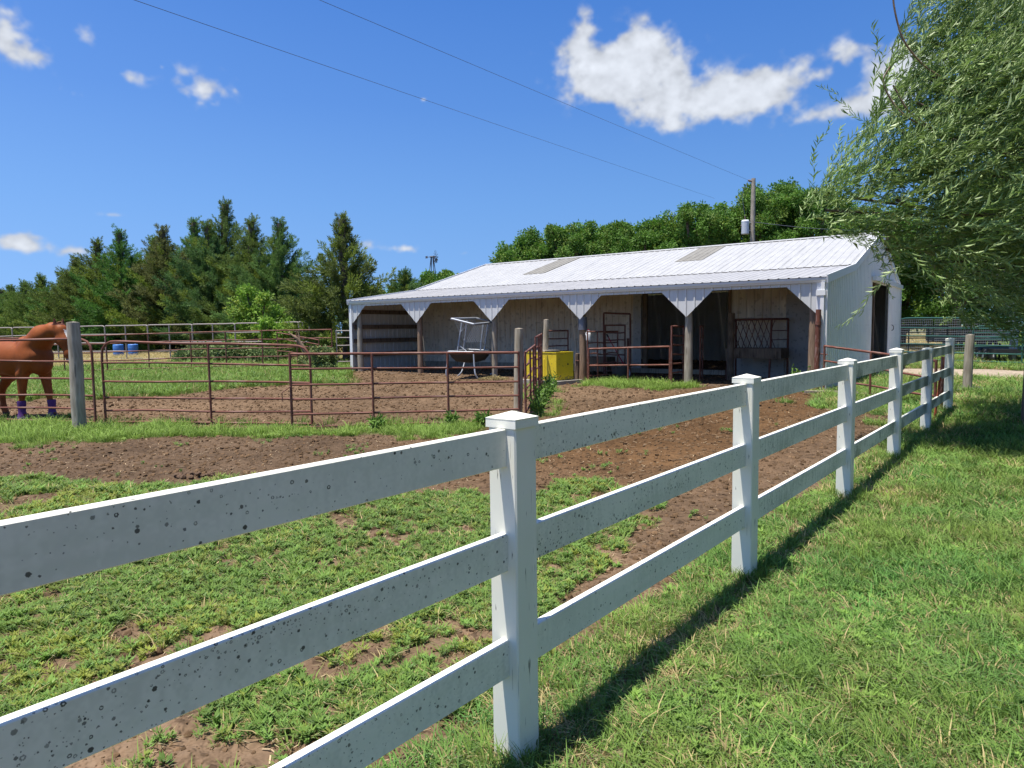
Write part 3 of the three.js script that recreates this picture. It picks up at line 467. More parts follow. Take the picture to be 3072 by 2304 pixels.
for (let i = 0; i + 1 < ring.length; i++) pipeGate('round_pen_panel', 'pale galvanised round pen panel in front of the cedars', 'panel', 'round pen panels before the cedars', ring[i], ring[i + 1], { rails: [1.9, 1.45, 1.0, 0.55, 0.15], ups: [0.5], m: mat.paleRail, r: 0.032, bend: 0.02, bow: 0.07 });
for (const [x, z] of [[-24.3, -43.2], [-23.6, -43.6]]) {
  const b = thing('plastic_drum', 'blue plastic drum standing in the round pen', 'drum', [x, lie(x, z), z], 0, 'blue drums in the round pen');
  part('drum_body', new THREE.LatheGeometry([[0, 0], [0.27, 0], [0.29, 0.05], [0.29, 0.26], [0.3, 0.28], [0.29, 0.3], [0.29, 0.56], [0.3, 0.58], [0.29, 0.6], [0.29, 0.78], [0.27, 0.83], [0, 0.83]].map((p) => new THREE.Vector2(...p)), 18), mat.blue, b);
  part('bung', pipe([0.15, 0.82, 0], [0.15, 0.855, 0], 0.04), mat.white, b);
}
// right side: tall green gate, dark panels and mesh behind it
const RG = 'pipe panels behind the driveway';
pipeGate('green_gate', 'tall dark green tube gate standing across the lane behind the barn', 'gate', RG, [15.76, -28.5], [19.3, -19.9], { rails: [1.74, 1.37, 1.04, 0.72, 0.4, 0.12], railsB: [1.6, 1.24, 0.96, 0.68, 0.4, 0.12], bow: 0.25, r: 0.03, m: mat.greenPipe, bend: 0.01, ups: [0.52] });
pipeGate('black_panel', 'narrow black pipe panel leaning on the barn door beside the green gate', 'panel', RG, [14.7, -28.0], [15.6, -28.7], { rails: [1.35, 1.12, 0.86, 0.6, 0.35, 0.1], m: mat.blackPipe, r: 0.025 });
pipeGate('black_panel', 'long black pipe panel seen through the green gate', 'panel', RG, [16.1, -30.4], [19.2, -30.8], { rails: [1.4, 1.15, 0.9, 0.6, 0.3], ups: [0.2, 0.4, 0.7], m: mat.blackPipe, r: 0.025 });
pipeGate('green_corral_panel', 'dark green pipe panel with rounded ends farther down the lane', 'panel', RG, [20.2, -30.6], [23.8, -29.4], { rails: [1.38, 1.1, 0.8, 0.5, 0.2], ups: [0.5], bow: 0.2, m: mat.greenPipe, r: 0.028 });
[[16.4, -33.2, 20.1, -33.4], [20.2, -33.4, 23.9, -33.0]].forEach(([x0, z0, x1, z1]) => {
  const L = Math.hypot(x1 - x0, z1 - z0), g = thing('mesh_panel', 'galvanised welded wire panel behind the dark pipe panels', 'panel', [x0, lie(x0, z0), z0], Math.atan2(-(z1 - z0), x1 - x0), 'welded wire panels'), w = [], h = [];
  for (let x = 0; x <= L; x += 0.1) w.push(pipe([x, 0.05, 0], [x, 1.72, 0], 0.006, 0.006, 4)); for (let y = 0.05; y < 1.75; y += 0.11) h.push(pipe([0, y, 0], [L, y, 0], 0.006, 0.006, 4));
  part('vertical_wires', w, mat.galv, g).userData.kind = 'stuff'; part('horizontal_wires', h, mat.galv, g).userData.kind = 'stuff';
});

// ---------------------------------------------------------------- posts
function post(name, label, x, z, h, r0, r1, m, seed, lean = [0, 0]) {
  const o = single(name, logPost(h + 0.3, r0, r1, seed), m, label, 'post', [x, lie(x, z) - 0.3, z], 0, 'wooden posts'); o.rotation.set(lean[0], 0, lean[1]); return o;
}
post('wooden_post', 'tall grey weathered wooden post holding the bow top gates', -7.36, -11.8, 1.83, 0.112, 0.1, mat.greyWood, 401, [0, 0.005]);
post('wooden_post', 'pale round wooden post with a chewed top at the end of the square gate', 0.1, -13.02, 1.6, 0.088, 0.08, mat.paleWood, 402, [0, -0.02]);
post('wooden_post', 'slim pale wooden post rising behind the yellow waterer', 0.9, -19.2, 1.72, 0.085, 0.075, mat.paleWood, 403, [0, -0.03]);
post('wooden_post', 'short split wooden post standing by the driveway behind the white fence', 10.05, -15.36, 1.24, 0.09, 0.095, mat.greyWood, 404, [0, -0.02]);
post('wooden_post', 'dark mossy wooden post on the lawn under the willow', 7.84, -10.57, 1.22, 0.075, 0.07, mat.darkWood, 405, [0, -0.01]);
{
  const [x, z] = fromBarn(2.91, 2.4); post('wooden_post', 'dark stained wooden post inside the bay with the diamond feeder', x, z, 1.85, 0.1, 0.095, mat.darkWood, 406);
  const [px, pz] = fromBarn(0.14, -0.1), p = thing('pipe_post', 'thick rusty red pipe standing at the barn corner', 'post', [px, lie(px, pz) - 0.1, pz]);
  part('pipe', pipe([0, 0, 0], [0.02, 1.95, 0], 0.058, 0.058, 14), mat.rust, p); part('collar', pipe([0.018, 1.6, 0], [0.018, 1.68, 0], 0.068, 0.068, 14), mat.rust, p);
  part('hinge', [pipe([0.06, 0.95, 0.02], [0.2, 0.93, 0.1], 0.012), pipe([0.06, 0.5, 0.02], [0.2, 0.48, 0.1], 0.012)], mat.rust, p);
  const q = thing('pipe_post', 'short brown pipe stub beside the white fence', 'post', [7.72, lie(7.72, -12.55) - 0.1, -12.55]);
  part('pipe', pipe([0, 0, 0], [0.06, 1.02, 0], 0.045, 0.045, 12), mat.rust, q); part('chain_loop', new THREE.TorusGeometry(0.06, 0.012, 6, 14).rotateX(Math.PI / 2.2).translate(0.05, 0.72, 0), mat.black, q);
  const t = thing('steel_t_post', 'leaning orange rusty steel stake beside the white fence', 'post', [6.72, lie(6.72, -11.05) - 0.1, -11.05]);
  const bar = new THREE.BoxGeometry(0.035, 0.8, 0.006), web = new THREE.BoxGeometry(0.006, 0.8, 0.03); web.translate(0, 0, -0.016);
  part('stake', [bar, web].map((g) => { g.translate(0, 0.4, 0); g.rotateZ(-0.1); return g; }), std({ map: rustTex, color: lin(2.4, 1.5, 0.9), roughness: 0.8 }), t);
  for (let k = 0; k < 7; k++) part('stud', new THREE.BoxGeometry(0.016, 0.012, 0.012).translate(0, 0.12 + k * 0.1, 0.008).rotateZ(-0.1), mat.rust, t);
}

// ---------------------------------------------------------------- yellow stock waterer on its pad
{
  const x = 1.17 + 0.66 * 0.74, z = -18.33 - 0.66 * 0.68, turn = Math.atan2(0.74, -0.68), w = thing('stock_waterer', 'yellow rectangular stock waterer with chipped paint and dirt along its foot', 'waterer', [x, lie(x, z) + 0.1, z], turn);
  const y1 = 0.73, L = 1.13, D = 0.66, t = 0.03; // its own x runs to the far left, z to the far right
  part('tank', [box(0, L, 0, y1, -t, 0), box(0, L, 0, y1, -D, -D + t), box(0, t, 0, y1, -D + t, -t), box(L - t, L, 0, y1, -D + t, -t)].map((g) => { const p = g.attributes.uv; for (let i = 0; i < p.count; i++) p.setXY(i, p.getX(i) / 1.2, p.getY(i) / 0.75); return g; }), mat.yellow, w);
  part('rim', [box(-0.012, L + 0.012, y1, y1 + 0.02, -0.045, 0.012), box(-0.012, L + 0.012, y1, y1 + 0.02, -D - 0.012, -D + 0.045), box(-0.012, 0.045, y1, y1 + 0.02, -D + 0.045, -0.045), box(L - 0.045, L + 0.012, y1, y1 + 0.02, -D + 0.045, -0.045)], mat.yellow, w);
  part('water', box(t, L - t, 0.5, y1 - 0.08, -D + t, -t), std({ color: lin(0.02, 0.03, 0.04), roughness: 0.08 }), w);
  part('service_panel', box(0.42, 0.88, 0.06, 0.56, -D - 0.012, -D), mat.yellow, w); part('drain_plug', pipe([-0.012, 0.42, -0.22], [0.0, 0.42, -0.22], 0.025), mat.black, w);
  part('float_cover', [box(0.45, 1.0, y1 + 0.02, y1 + 0.06, -D + 0.02, -0.03)], mat.greyWood, w);
  const g = thing('concrete_pad', 'chipped concrete pad under the yellow waterer', 'pad', [x, lie(x, z) - 0.06, z], turn); const slab = new THREE.BoxGeometry(L + 0.34, 0.155, D + 0.4, 8, 1, 6), p = slab.attributes.position;
  for (let i = 0; i < p.count; i++) p.setXYZ(i, p.getX(i) + (n2(p.getX(i) * 9, p.getZ(i) * 9, 7) - 0.5) * 0.06, p.getY(i), p.getZ(i) + (n2(p.getX(i) * 9, p.getZ(i) * 9, 8) - 0.5) * 0.06);
  slab.computeVertexNormals(); slab.translate(L / 2, 0.078, -D / 2); part('slab', slab, mat.concrete, g);
}
// ---------------------------------------------------------------- galvanised hay feeder under the second bay
{
  const B0 = new V3(-1.28, lie(-1.28, -21.2), -21.2), f = thing('hay_feeder', 'galvanised hay rack on curved legs over a black tub, standing before the barn', 'feeder', B0.toArray()), P = (x, y, z) => [x - B0.x, y - B0.y, z - B0.z];
  const T = [P(-1.76, 1.96, -20.62), P(-1.1, 1.79, -20.5), P(-0.53, 1.86, -21.9), P(-1.1, 1.99, -21.75)], Rm = [P(-1.88, 1.0, -20.7), P(-1.12, 0.98, -20.55), P(-0.64, 0.98, -21.95), P(-1.36, 1.02, -22.0)], gy = 0.0;
  part('top_frame', T.map((a, i) => pipe(a, T[(i + 1) % 4], 0.034, 0.034, 8)), mat.galv, f);
  part('tub_rim', Rm.map((a, i) => pipe(a, Rm[(i + 1) % 4], 0.02, 0.02, 8)), mat.galv, f);
  { const c = Rm.reduce((s, a) => s.add(new V3(...a)), new V3()).multiplyScalar(0.25), rings = [[1, 0], [0.93, -0.16], [0.72, -0.3], [0.3, -0.35]], pos = [], idx = [], n = 24;
    const pt = (t) => { const i = Math.floor(t * 4) % 4, q = t * 4 - Math.floor(t * 4); return new V3(...Rm[i]).lerp(new V3(...Rm[(i + 1) % 4]), q); };
    for (const [k, dy] of rings) for (let j = 0; j < n; j++) { const p = pt(j / n), round = k < 1 ? 0.94 : 1; p.sub(c).multiplyScalar(k * round).add(c); pos.push(p.x, p.y + dy, p.z); }
    for (let i = 0; i < 3; i++) for (let j = 0; j < n; j++) { const a = i * n + j, b = i * n + (j + 1) % n; idx.push(a, a + n, b, b, a + n, b + n); } for (let j = 1; j + 1 < n; j++) idx.push(3 * n, 3 * n + j + 1, 3 * n + j);
    part('tub', raw(pos, idx), mat.darkRubber, f); }
  const feet = [P(-1.96, 0, -20.62), P(-1.08, 0, -20.4), P(-0.6, 0, -22.0), P(-1.6, 0, -21.7)].map((p) => [p[0], gy + 0.02, p[2]]);
  Rm.forEach((a, i) => part('leg', tube([a, [lerp(a[0], feet[i][0], 0.5), a[1] * 0.5, lerp(a[2], feet[i][2], 0.5)], [feet[i][0] + 0.02, 0.12, feet[i][2]], [feet[i][0] + 0.08 * (i < 2 ? 1 : -1), 0.03, feet[i][2] - 0.02]], 0.024, 7, 3), mat.galv, f));
  for (const [a, b] of [[P(-1.6, 1.0, -20.7), P(-1.45, 1.88, -20.7)], [P(-0.95, 1.0, -21.3), P(-0.84, 1.83, -21.3)], [P(-1.5, 1.0, -21.85), P(-1.36, 1.93, -21.7)], [P(-0.85, 1.0, -21.9), P(-0.72, 1.86, -21.85)]]) part('upright', [pipe(a, b, 0.024), pipe(new V3(...a).lerp(new V3(...b), 0.3).toArray(), new V3(...a).lerp(new V3(...b), 0.36).toArray(), 0.034)], mat.galv, f);
  for (const [a, b] of [[P(-1.51, 1.55, -20.7), new V3(...T[0]).lerp(new V3(...T[1]), 0.75).toArray()], [P(-1.58, 1.2, -20.7), new V3(...Rm[0]).lerp(new V3(...Rm[1]), 0.75).toArray()], [P(-0.92, 1.25, -21.3), Rm[2]]]) part('brace', pipe(a, b, 0.014), mat.galv, f);
  const mid0 = new V3(...T[0]).add(new V3(...T[1])).multiplyScalar(0.5).setY(1.25 - B0.y), mid1 = new V3(...T[2]).add(new V3(...T[3])).multiplyScalar(0.5).setY(1.25 - B0.y);
  for (let k = 1; k < 11; k++) for (const [p, q] of [[T[0], T[3]], [T[1], T[2]]]) part('rack_rod', pipe(new V3(...p).lerp(new V3(...q), k / 11).toArray(), mid0.clone().lerp(mid1, k / 11).toArray(), 0.006, 0.006, 5), mat.galv, f);
}
// ---------------------------------------------------------------- diamond feeder in the right bay, in the barn's axes
{
  const [x, z] = fromBarn(0, 0), at0 = (s, d) => fromBarn(s, d), [bx, bz] = at0(2.3, 3.0), f = thing('bunk_feeder', 'dark steel feeder with a diamond bar rack over a trough, in the shaded right bay', 'feeder', [bx, 0.12, bz], Math.PI / 2 + BA);
  const S = (s, y, d) => [s - 2.3, y - 0.12, d - 3.0], m = mat.rust;
  part('frame', [pipe(S(1.58, 0.15, 3.2), S(1.58, 1.82, 3.2), 0.03), pipe(S(3.02, 0.15, 3.2), S(3.02, 1.82, 3.2), 0.03), pipe(S(1.58, 1.82, 3.2), S(3.02, 1.82, 3.2), 0.03), pipe(S(1.86, 0.15, 2.4), S(1.86, 1.82, 2.6), 0.03), pipe(S(3.02, 0.15, 2.4), S(3.02, 1.82, 2.6), 0.03), pipe(S(1.86, 1.82, 2.6), S(3.02, 1.82, 2.6), 0.026), pipe(S(1.86, 1.82, 2.6), S(1.58, 1.82, 3.2), 0.026), pipe(S(3.02, 1.82, 2.6), S(3.02, 1.82, 3.2), 0.026)], m, f);
  part('trough', [box(-0.75, 0.75, 0.62, 0.66, -0.6, 0.22), box(-0.75, 0.75, 0.66, 0.9, -0.62, -0.58), box(-0.75, 0.75, 0.66, 0.9, 0.18, 0.22), box(-0.75, -0.71, 0.66, 0.9, -0.58, 0.18), box(0.71, 0.75, 0.66, 0.9, -0.58, 0.18)], mat.darkWood, f);
  for (let k = 0; k < 8; k++) { const a = 1.78 + k * 0.16, b = a + 0.3; if (b < 3.05) { part('rack_bar', pipe(S(a, 1.8, 2.62), S(b - 0.02, 1.02, 2.75), 0.01, 0.01, 6), m, f); part('rack_bar', pipe(S(b, 1.8, 2.62), S(a + 0.02, 1.02, 2.75), 0.01, 0.01, 6), m, f); } }
  for (const y of [1.0, 1.25, 1.5]) part('side_bar', pipe(S(1.58, y, 3.2), S(1.86, y, 2.55), 0.012, 0.012, 6), m, f);
}
// ---------------------------------------------------------------- things in and before the third and fourth bays
{
  const fr = (s, d, dy = 0) => { const [x, z] = fromBarn(s, d); return [x, lie(x, z) + dy, z]; }, turn = Math.PI / 2 + BA;
  const w = thing('walk_through_frame', 'tall dark steel walk through frame standing before the inner wall', 'frame', fr(6.32, 2.2), turn);
  part('frame', [pipe([-0.44, 0, 0], [-0.44, 1.88, 0], 0.028), pipe([0.45, 0, 0], [0.45, 1.93, 0], 0.028), pipe([-0.44, 1.88, 0], [0.45, 1.93, 0], 0.028)], mat.rust, w);
  part('stop_post', pipe([-0.36, 0, 0.02], [-0.36, 1.15, 0.02], 0.035), mat.rust, w);
  const wg = pipeGate('walk_gate', 'dark pipe walk gate hanging in the tall frame', 'gate', CG, fromBarn(6.7, 2.15).slice(0, 2), fromBarn(6.03, 2.15), { rails: [1.55, 1.33, 1.1, 0.87, 0.65, 0.42, 0.16], bend: 0.02, m: mat.rust, r: 0.024 });
  const sh = thing('shovel', 'red handled shovel leaning against the walk gate', 'shovel', fr(6.2, 1.9), turn);
  part('handle', pipe([-0.26, 0.35, 0.02], [0.34, 1.22, 0.12], 0.017), mat.red, sh); part('grip', pipe([0.32, 1.19, 0.117], [0.38, 1.28, 0.13], 0.024), mat.black, sh);
  const bl = new THREE.SphereGeometry(0.13, 10, 8, 0, Math.PI); bl.scale(0.85, 1.5, 0.25); part('blade', bl.rotateZ(-0.6).translate(-0.33, 0.2, 0.0), mat.galv, sh);
  const b = thing('rubber_tub', 'grey rubber tub on the ground behind the low gate', 'tub', fr(5.75, 1.25), turn);
  part('tub_wall', new THREE.LatheGeometry([[0, 0.02], [0.2, 0.02], [0.25, 0.34], [0.27, 0.35], [0.27, 0.37], [0.24, 0.37], [0.19, 0.05], [0, 0.05]].map((p) => new THREE.Vector2(...p)), 18), std({ color: lin(0.1, 0.1, 0.105), roughness: 0.8 }), b); part('handle', new THREE.TorusGeometry(0.06, 0.01, 6, 12, Math.PI).translate(0, 0.3, -0.26), mat.black, b);
  const tr = thing('wood_feed_box', 'low dark wooden feed box against the inner wall beyond the grey barn pole', 'feed box', fr(7.3, 2.9), turn);
  part('front_board', box(-0.42, 0.42, 0.1, 0.55, -0.3, -0.26), mat.brownWood, tr); part('side_board', [box(-0.42, -0.38, 0.1, 0.55, -0.26, 0.3), box(0.38, 0.42, 0.1, 0.55, -0.26, 0.3)], mat.darkWood, tr); part('back_board', box(-0.38, 0.38, 0.1, 0.55, 0.26, 0.3), mat.darkWood, tr); part('bottom_board', box(-0.38, 0.38, 0.1, 0.14, -0.26, 0.26), mat.darkWood, tr); part('leg', [box(-0.42, -0.36, 0, 0.1, -0.3, -0.24), box(0.36, 0.42, 0, 0.1, -0.3, -0.24), box(-0.42, -0.36, 0, 0.1, 0.24, 0.3), box(0.36, 0.42, 0, 0.1, 0.24, 0.3)], mat.darkWood, tr);
  const j = thing('hanging_jugs', 'white plastic jug tied to the grey barn pole', 'jug', fr(6.17, 0.16, 1.12), turn);
  part('jug_body', new THREE.LatheGeometry([[0, 0], [0.06, 0], [0.075, 0.02], [0.075, 0.17], [0.05, 0.23], [0.022, 0.26], [0.022, 0.3], [0, 0.3]].map((p) => new THREE.Vector2(...p)), 14), mat.white, j); part('cap', pipe([0, 0.29, 0], [0, 0.32, 0], 0.026), mat.red, j); part('jug_handle', new THREE.TorusGeometry(0.045, 0.012, 6, 10, Math.PI).rotateZ(-Math.PI / 2).translate(0.05, 0.19, 0), mat.white, j);
  const pf = thing('sheet_metal_wrap', 'dark sheet metal wrapped round the top of the grey barn pole', 'wrap', fr(6.405, 0.24, 1.42), turn);
  part('sheet', new THREE.CylinderGeometry(0.128, 0.128, 0.36, 16, 1, true, 2.2, 3.6).translate(0, 0.18, 0), std({ color: lin(0.16, 0.17, 0.2), roughness: 0.5, metalness: 0.5 }), pf); part('sheet_edge', new THREE.TorusGeometry(0.128, 0.005, 5, 20).rotateX(Math.PI / 2).translate(0, 0.36, 0), mat.galv, pf);
  const bl2 = thing('salt_block_holder', 'dark salvaged beam end bolted beside the grey barn pole', 'beam', fr(6.62, 0.3), turn); part('beam', logPost(0.75, 0.075, 0.07, 431), mat.darkWood, bl2); part('bolt', pipe([-0.09, 0.55, -0.06], [0.02, 0.55, -0.09], 0.012), mat.rust, bl2);
  const a = thing('loose_board', 'weathered loose plank lying in the grass by the barn corner', 'board', [6.95, lie(6.95, -15.1) + 0.02, -15.1], -0.25); part('plank', box(-0.55, 0.5, 0, 0.05, -0.07, 0.07), mat.greyWood, a); part('nail', [pipe([-0.3, 0.045, 0], [-0.3, 0.06, 0], 0.006), pipe([0.3, 0.045, 0.02], [0.3, 0.06, 0.02], 0.006)], mat.black, a);
  const c = thing('loose_board', 'short pale board end lying in the grass near the white fence', 'board', [7.42, lie(7.42, -14.6) + 0.02, -14.6], -0.35); part('plank', box(-0.25, 0.25, 0, 0.045, -0.06, 0.06), mat.paleWood, c); part('nail', pipe([0.2, 0.04, 0], [0.2, 0.056, 0], 0.006), mat.black, c);
  const rm = new THREE.BoxGeometry(1.5, 0.03, 1.1, 10, 1, 8), p = rm.attributes.position; for (let i = 0; i < p.count; i++) p.setXYZ(i, p.getX(i) * (1 + (n2(p.getZ(i) * 3, 1, 5) - 0.5) * 0.2), p.getY(i) + (n2(p.getX(i) * 3, p.getZ(i) * 3, 6) - 0.5) * 0.02, p.getZ(i)); rm.computeVertexNormals();
  single('rubber_mat', rm, std({ color: lin(0.07, 0.072, 0.078), roughness: 0.85 }), 'dark rubber mat lying round the short post by the driveway', 'mat', [9.9, lie(9.9, -15.6) + 0.04, -15.7], 0.3);
}
// ---------------------------------------------------------------- low trailer behind the green gate
{
  const x = 18.9, z = -26.4, t = thing('flatbed_trailer', 'low black flatbed trailer parked behind the green gate', 'trailer', [x, lie(x, z), z], Math.atan2(8.6, 3.54) + Math.PI);
  part('bed', [box(-1.6, 1.6, 0.42, 0.56, -0.85, 0.85), box(-1.62, 1.62, 0.2, 0.42, 0.83, 0.87), box(-1.62, 1.62, 0.2, 0.42, -0.87, -0.83)], mat.black, t);
  for (const [wx, wz] of [[-0.5, 0.92], [0.4, 0.92], [-0.5, -0.92], [0.4, -0.92]]) { const w = part('wheel', new THREE.TorusGeometry(0.2, 0.09, 8, 18).translate(wx, 0.29, wz), mat.darkRubber, t); part('hub', pipe([wx, 0.29, wz - 0.05], [wx, 0.29, wz + 0.07], 0.1, 0.1, 12), mat.white, w); }
  for (const s of [-1.45, 1.45]) part('lamp_lens', box(s - 0.06, s + 0.06, 0.27, 0.36, 0.872, 0.885), mat.white, t); part('jack', pipe([-1.7, 0.02, 0], [-1.7, 0.7, 0], 0.04), mat.black, t);
  const v = thing('stock_trailer', 'white roofed stock trailer half hidden under the trees', 'trailer', [25.6, lie(25.6, -39), -39], 0.35); const roofG = new THREE.BoxGeometry(4.2, 0.16, 2.2, 6, 2, 4), p = roofG.attributes.position; for (let i = 0; i < p.count; i++) p.setY(i, p.getY(i) - Math.pow(p.getZ(i) / 1.1, 2) * 0.12); roofG.computeVertexNormals();
  part('roof', roofG.translate(0, 2.1, 0), mat.white, v); part('side_wall', [box(-2.1, 2.1, 0.6, 1.35, 1.02, 1.06), box(-2.1, 2.1, 0.6, 1.35, -1.06, -1.02), box(-2.1, -2.06, 0.6, 2.0, -1.02, 1.02), box(2.06, 2.1, 0.6, 2.0, -1.02, 1.02)], std({ color: lin(0.3, 0.31, 0.33), roughness: 0.5 }), v); for (const y of [1.5, 1.75]) part('slat', [box(-2.1, 2.1, y, y + 0.12, 1.02, 1.05), box(-2.1, 2.1, y, y + 0.12, -1.05, -1.02)], mat.galv, v);
  part('floor', box(-2.06, 2.06, 0.52, 0.6, -1.02, 1.02), mat.black, v); for (const wx of [-0.5, 0.4]) for (const wz of [-1.0, 1.0]) part('wheel', new THREE.TorusGeometry(0.24, 0.1, 8, 16).translate(wx, 0.34, wz), mat.darkRubber, v);
}
// ---------------------------------------------------------------- utility pole, wires, windmill
{
  const p = thing('utility_pole', 'wooden utility pole with a grey transformer behind the barn', 'pole', [12.35, lie(12.35, -36), -36]); const y0 = lie(12.35, -36);
  part('pole', logPost(9.1 - y0, 0.15, 0.11, 501), mat.greyWood, p);
  const tr = part('transformer', new THREE.LatheGeometry([[0, 0], [0.17, 0], [0.19, 0.04], [0.19, 0.62], [0.2, 0.64], [0.16, 0.72], [0, 0.74]].map((q) => new THREE.Vector2(...q)), 18).translate(-0.42, 6.3 - y0, 0.1), std({ color: lin(0.5, 0.53, 0.57), roughness: 0.4 }), p);
  part('bushing', [pipe([-0.42, 7.0 - y0, 0.1], [-0.44, 7.22 - y0, 0.1], 0.03), pipe([-0.55, 6.7 - y0, 0.1], [-0.66, 6.75 - y0, 0.1], 0.025)], mat.darkWood, tr);
  part('bracket', [pipe([-0.25, 6.5 - y0, 0.08], [0, 6.5 - y0, 0], 0.025), pipe([-0.25, 6.9 - y0, 0.08], [0, 6.9 - y0, 0], 0.025)], mat.galv, p);
  part('insulator', new THREE.LatheGeometry([[0, 0], [0.05, 0], [0.03, 0.04], [0.07, 0.07], [0.04, 0.12], [0.06, 0.15], [0, 0.2]].map((q) => new THREE.Vector2(...q)), 10).rotateZ(1.2).translate(-0.1, 8.95 - y0, 0), mat.darkWood, p);
  part('drop_lead', tube([[-0.3, 8.95 - y0, 0.02], [-0.55, 8.4 - y0, 0.05], [-0.5, 7.6 - y0, 0.1], [-0.44, 7.22 - y0, 0.1]], 0.012, 5), mat.wire, p);
  const span = (a, b, sag, ext) => { const A = new V3(...a), B = new V3(...b), pts = []; for (let i = 0; i <= 24; i++) { const t = i / 24 * ext, q = A.clone().lerp(B, t); q.y -= sag * (Math.sin(Math.PI * clamp(t / ext))); pts.push(q.toArray()); } return tube(pts, 0.005, 5, 2); };
  single('power_line', span([12.15, 9.0, -36], [-3.49, 8.0, -14], 0.05, 2.0), mat.wire, 'thin power line running from the utility pole over the yard', 'wire');
  single('power_line', span([13.0, 9.77, -45], [-6.01, 7.12, -12], 0.05, 1.6), mat.wire, 'lower power line crossing the sky in front of the trees', 'wire');
  single('power_line', tube([[12.2, 6.95, -36], [15, 6.35, -34.5], [18.5, 6.0, -33], [22, 6.1, -31]], 0.01, 5, 5), mat.wire, 'slack service wire leaving the transformer towards the willow', 'wire');
  const m = thing('windmill', 'distant lattice farm windmill above a small round tree', 'windmill', [-10.3, 0.2, -93], 1.3), H = 11.2, leg = (sx, sz) => pipe([sx * 1.1, 0, sz * 1.1], [sx * 0.12, H, sz * 0.12], 0.07, 0.05, 5);
  for (const sx of [-1, 1]) for (const sz of [-1, 1]) part('leg', leg(sx, sz), mat.wire, m);
  for (let k = 0; k < 6; k++) { const w = lerp(1.1, 0.12, k / 6), w2 = lerp(1.1, 0.12, (k + 1) / 6), y = H * k / 6, y2 = H * (k + 1) / 6; part('brace', [pipe([-w, y, w], [w2, y2, w2], 0.03, 0.03, 4), pipe([w, y, w], [-w2, y2, w2], 0.03, 0.03, 4), pipe([-w, y, -w], [w2, y2, -w2], 0.03, 0.03, 4), pipe([w, y, -w], [-w2, y2, -w2], 0.03, 0.03, 4), pipe([-w2, y2, w2], [w2, y2, w2], 0.03, 0.03, 4)], mat.wire, m); }
  const fan = part('hub', pipe([0, H, -0.3], [0, H, 0.5], 0.12), mat.wire, m); for (let k = 0; k < 12; k++) { const b = new THREE.BoxGeometry(0.13, 0.62, 0.02); b.rotateY(0.5); b.translate(0, 0.55, 0.5); b.rotateZ(k * Math.PI / 6); b.translate(0, H, 0); part('blade', b, mat.wire, fan); }
  part('tail', [pipe([0, H, -0.3], [0.2, H, -0.75], 0.04), new THREE.BoxGeometry(0.02, 0.3, 0.4).rotateY(-0.43).translate(0.26, H, -0.9)], mat.wire, m);
}

// ---------------------------------------------------------------- foliage
const leafMat = (r, g, b, rough = 0.75, trans = 0.35) => new THREE.MeshPhysicalMaterial({ color: lin(r, g, b), roughness: rough, transmission: trans, thickness: 0, specularIntensity: 0.35, side: THREE.DoubleSide });
const fol = { willow: leafMat(0.255, 0.37, 0.125, 0.6, 0.5), elm: leafMat(0.13, 0.265, 0.04, 0.7, 0.48), cedar: leafMat(0.15, 0.255, 0.055, 0.85, 0.45), mulberry: leafMat(0.24, 0.4, 0.06, 0.75, 0.45), weed: leafMat(0.16, 0.29, 0.05, 0.8, 0.4), grey: leafMat(0.18, 0.25, 0.1, 0.8, 0.35), grass: leafMat(0.185, 0.31, 0.062, 0.75, 0.42) };
const M4 = () => new THREE.Matrix4(), UPV = new V3(0, 1, 0);
function place(p, dir, roll, scale) { // turns the x axis to dir
  const q = new THREE.Quaternion().setFromUnitVectors(new V3(1, 0, 0), dir.clone().normalize()), t = new THREE.Quaternion().setFromAxisAngle(new V3(1, 0, 0), roll);
  return M4().compose(p, q.multiply(t), Array.isArray(scale) ? new V3(...scale) : new V3(scale, scale, scale));
}
function ball(R) { let x, y, z, q; do { x = R() * 2 - 1; y = R() * 2 - 1; z = R() * 2 - 1; q = x * x + y * y + z * z; } while (q > 1 || q < 0.01); return new V3(x, y, z); }
const tint = (R, a, b, c = 0) => { const t = R(), k = 1 + (R() - 0.5) * c; return lin(lerp(a[0], b[0], t) * k, lerp(a[1], b[1], t) * k, lerp(a[2], b[2], t) * k); };
// a leaf as two faces folded along the middle, from a in direction d, across w
function leaf(pos, idx, a, d, side, len, wid, curl = 0) {
  const n = pos.length / 3, m = a.clone().addScaledVector(d, len * 0.45), t = a.clone().addScaledVector(d, len), up = new V3().crossVectors(d, side).normalize();
  t.addScaledVector(up, -curl * len); m.addScaledVector(up, curl * len * 0.2);
  const l = m.clone().addScaledVector(side, wid / 2), r = m.clone().addScaledVector(side, -wid / 2);
  for (const p of [a, l, t, r]) pos.push(p.x, p.y, p.z); idx.push(n, n + 1, n + 2, n, n + 2, n + 3);
}
const perp = (d, R) => { const v = ball(R).cross(d); return v.lengthSq() < 1e-6 ? new V3(0, 0, 1) : v.normalize(); };
function clumpGeo(seed, n, radius, len, wid) { const R = rng(seed), pos = [], idx = []; for (let i = 0; i < n; i++) { const p = ball(R).multiplyScalar(radius), d = ball(R).normalize().addScaledVector(p, 1.2 / radius).add(new V3(0, -0.2, 0)).normalize(); leaf(pos, idx, p, d, perp(d, R), len * (0.7 + R() * 0.6), wid * (0.7 + R() * 0.6), 0.15); } return raw(pos, idx); }
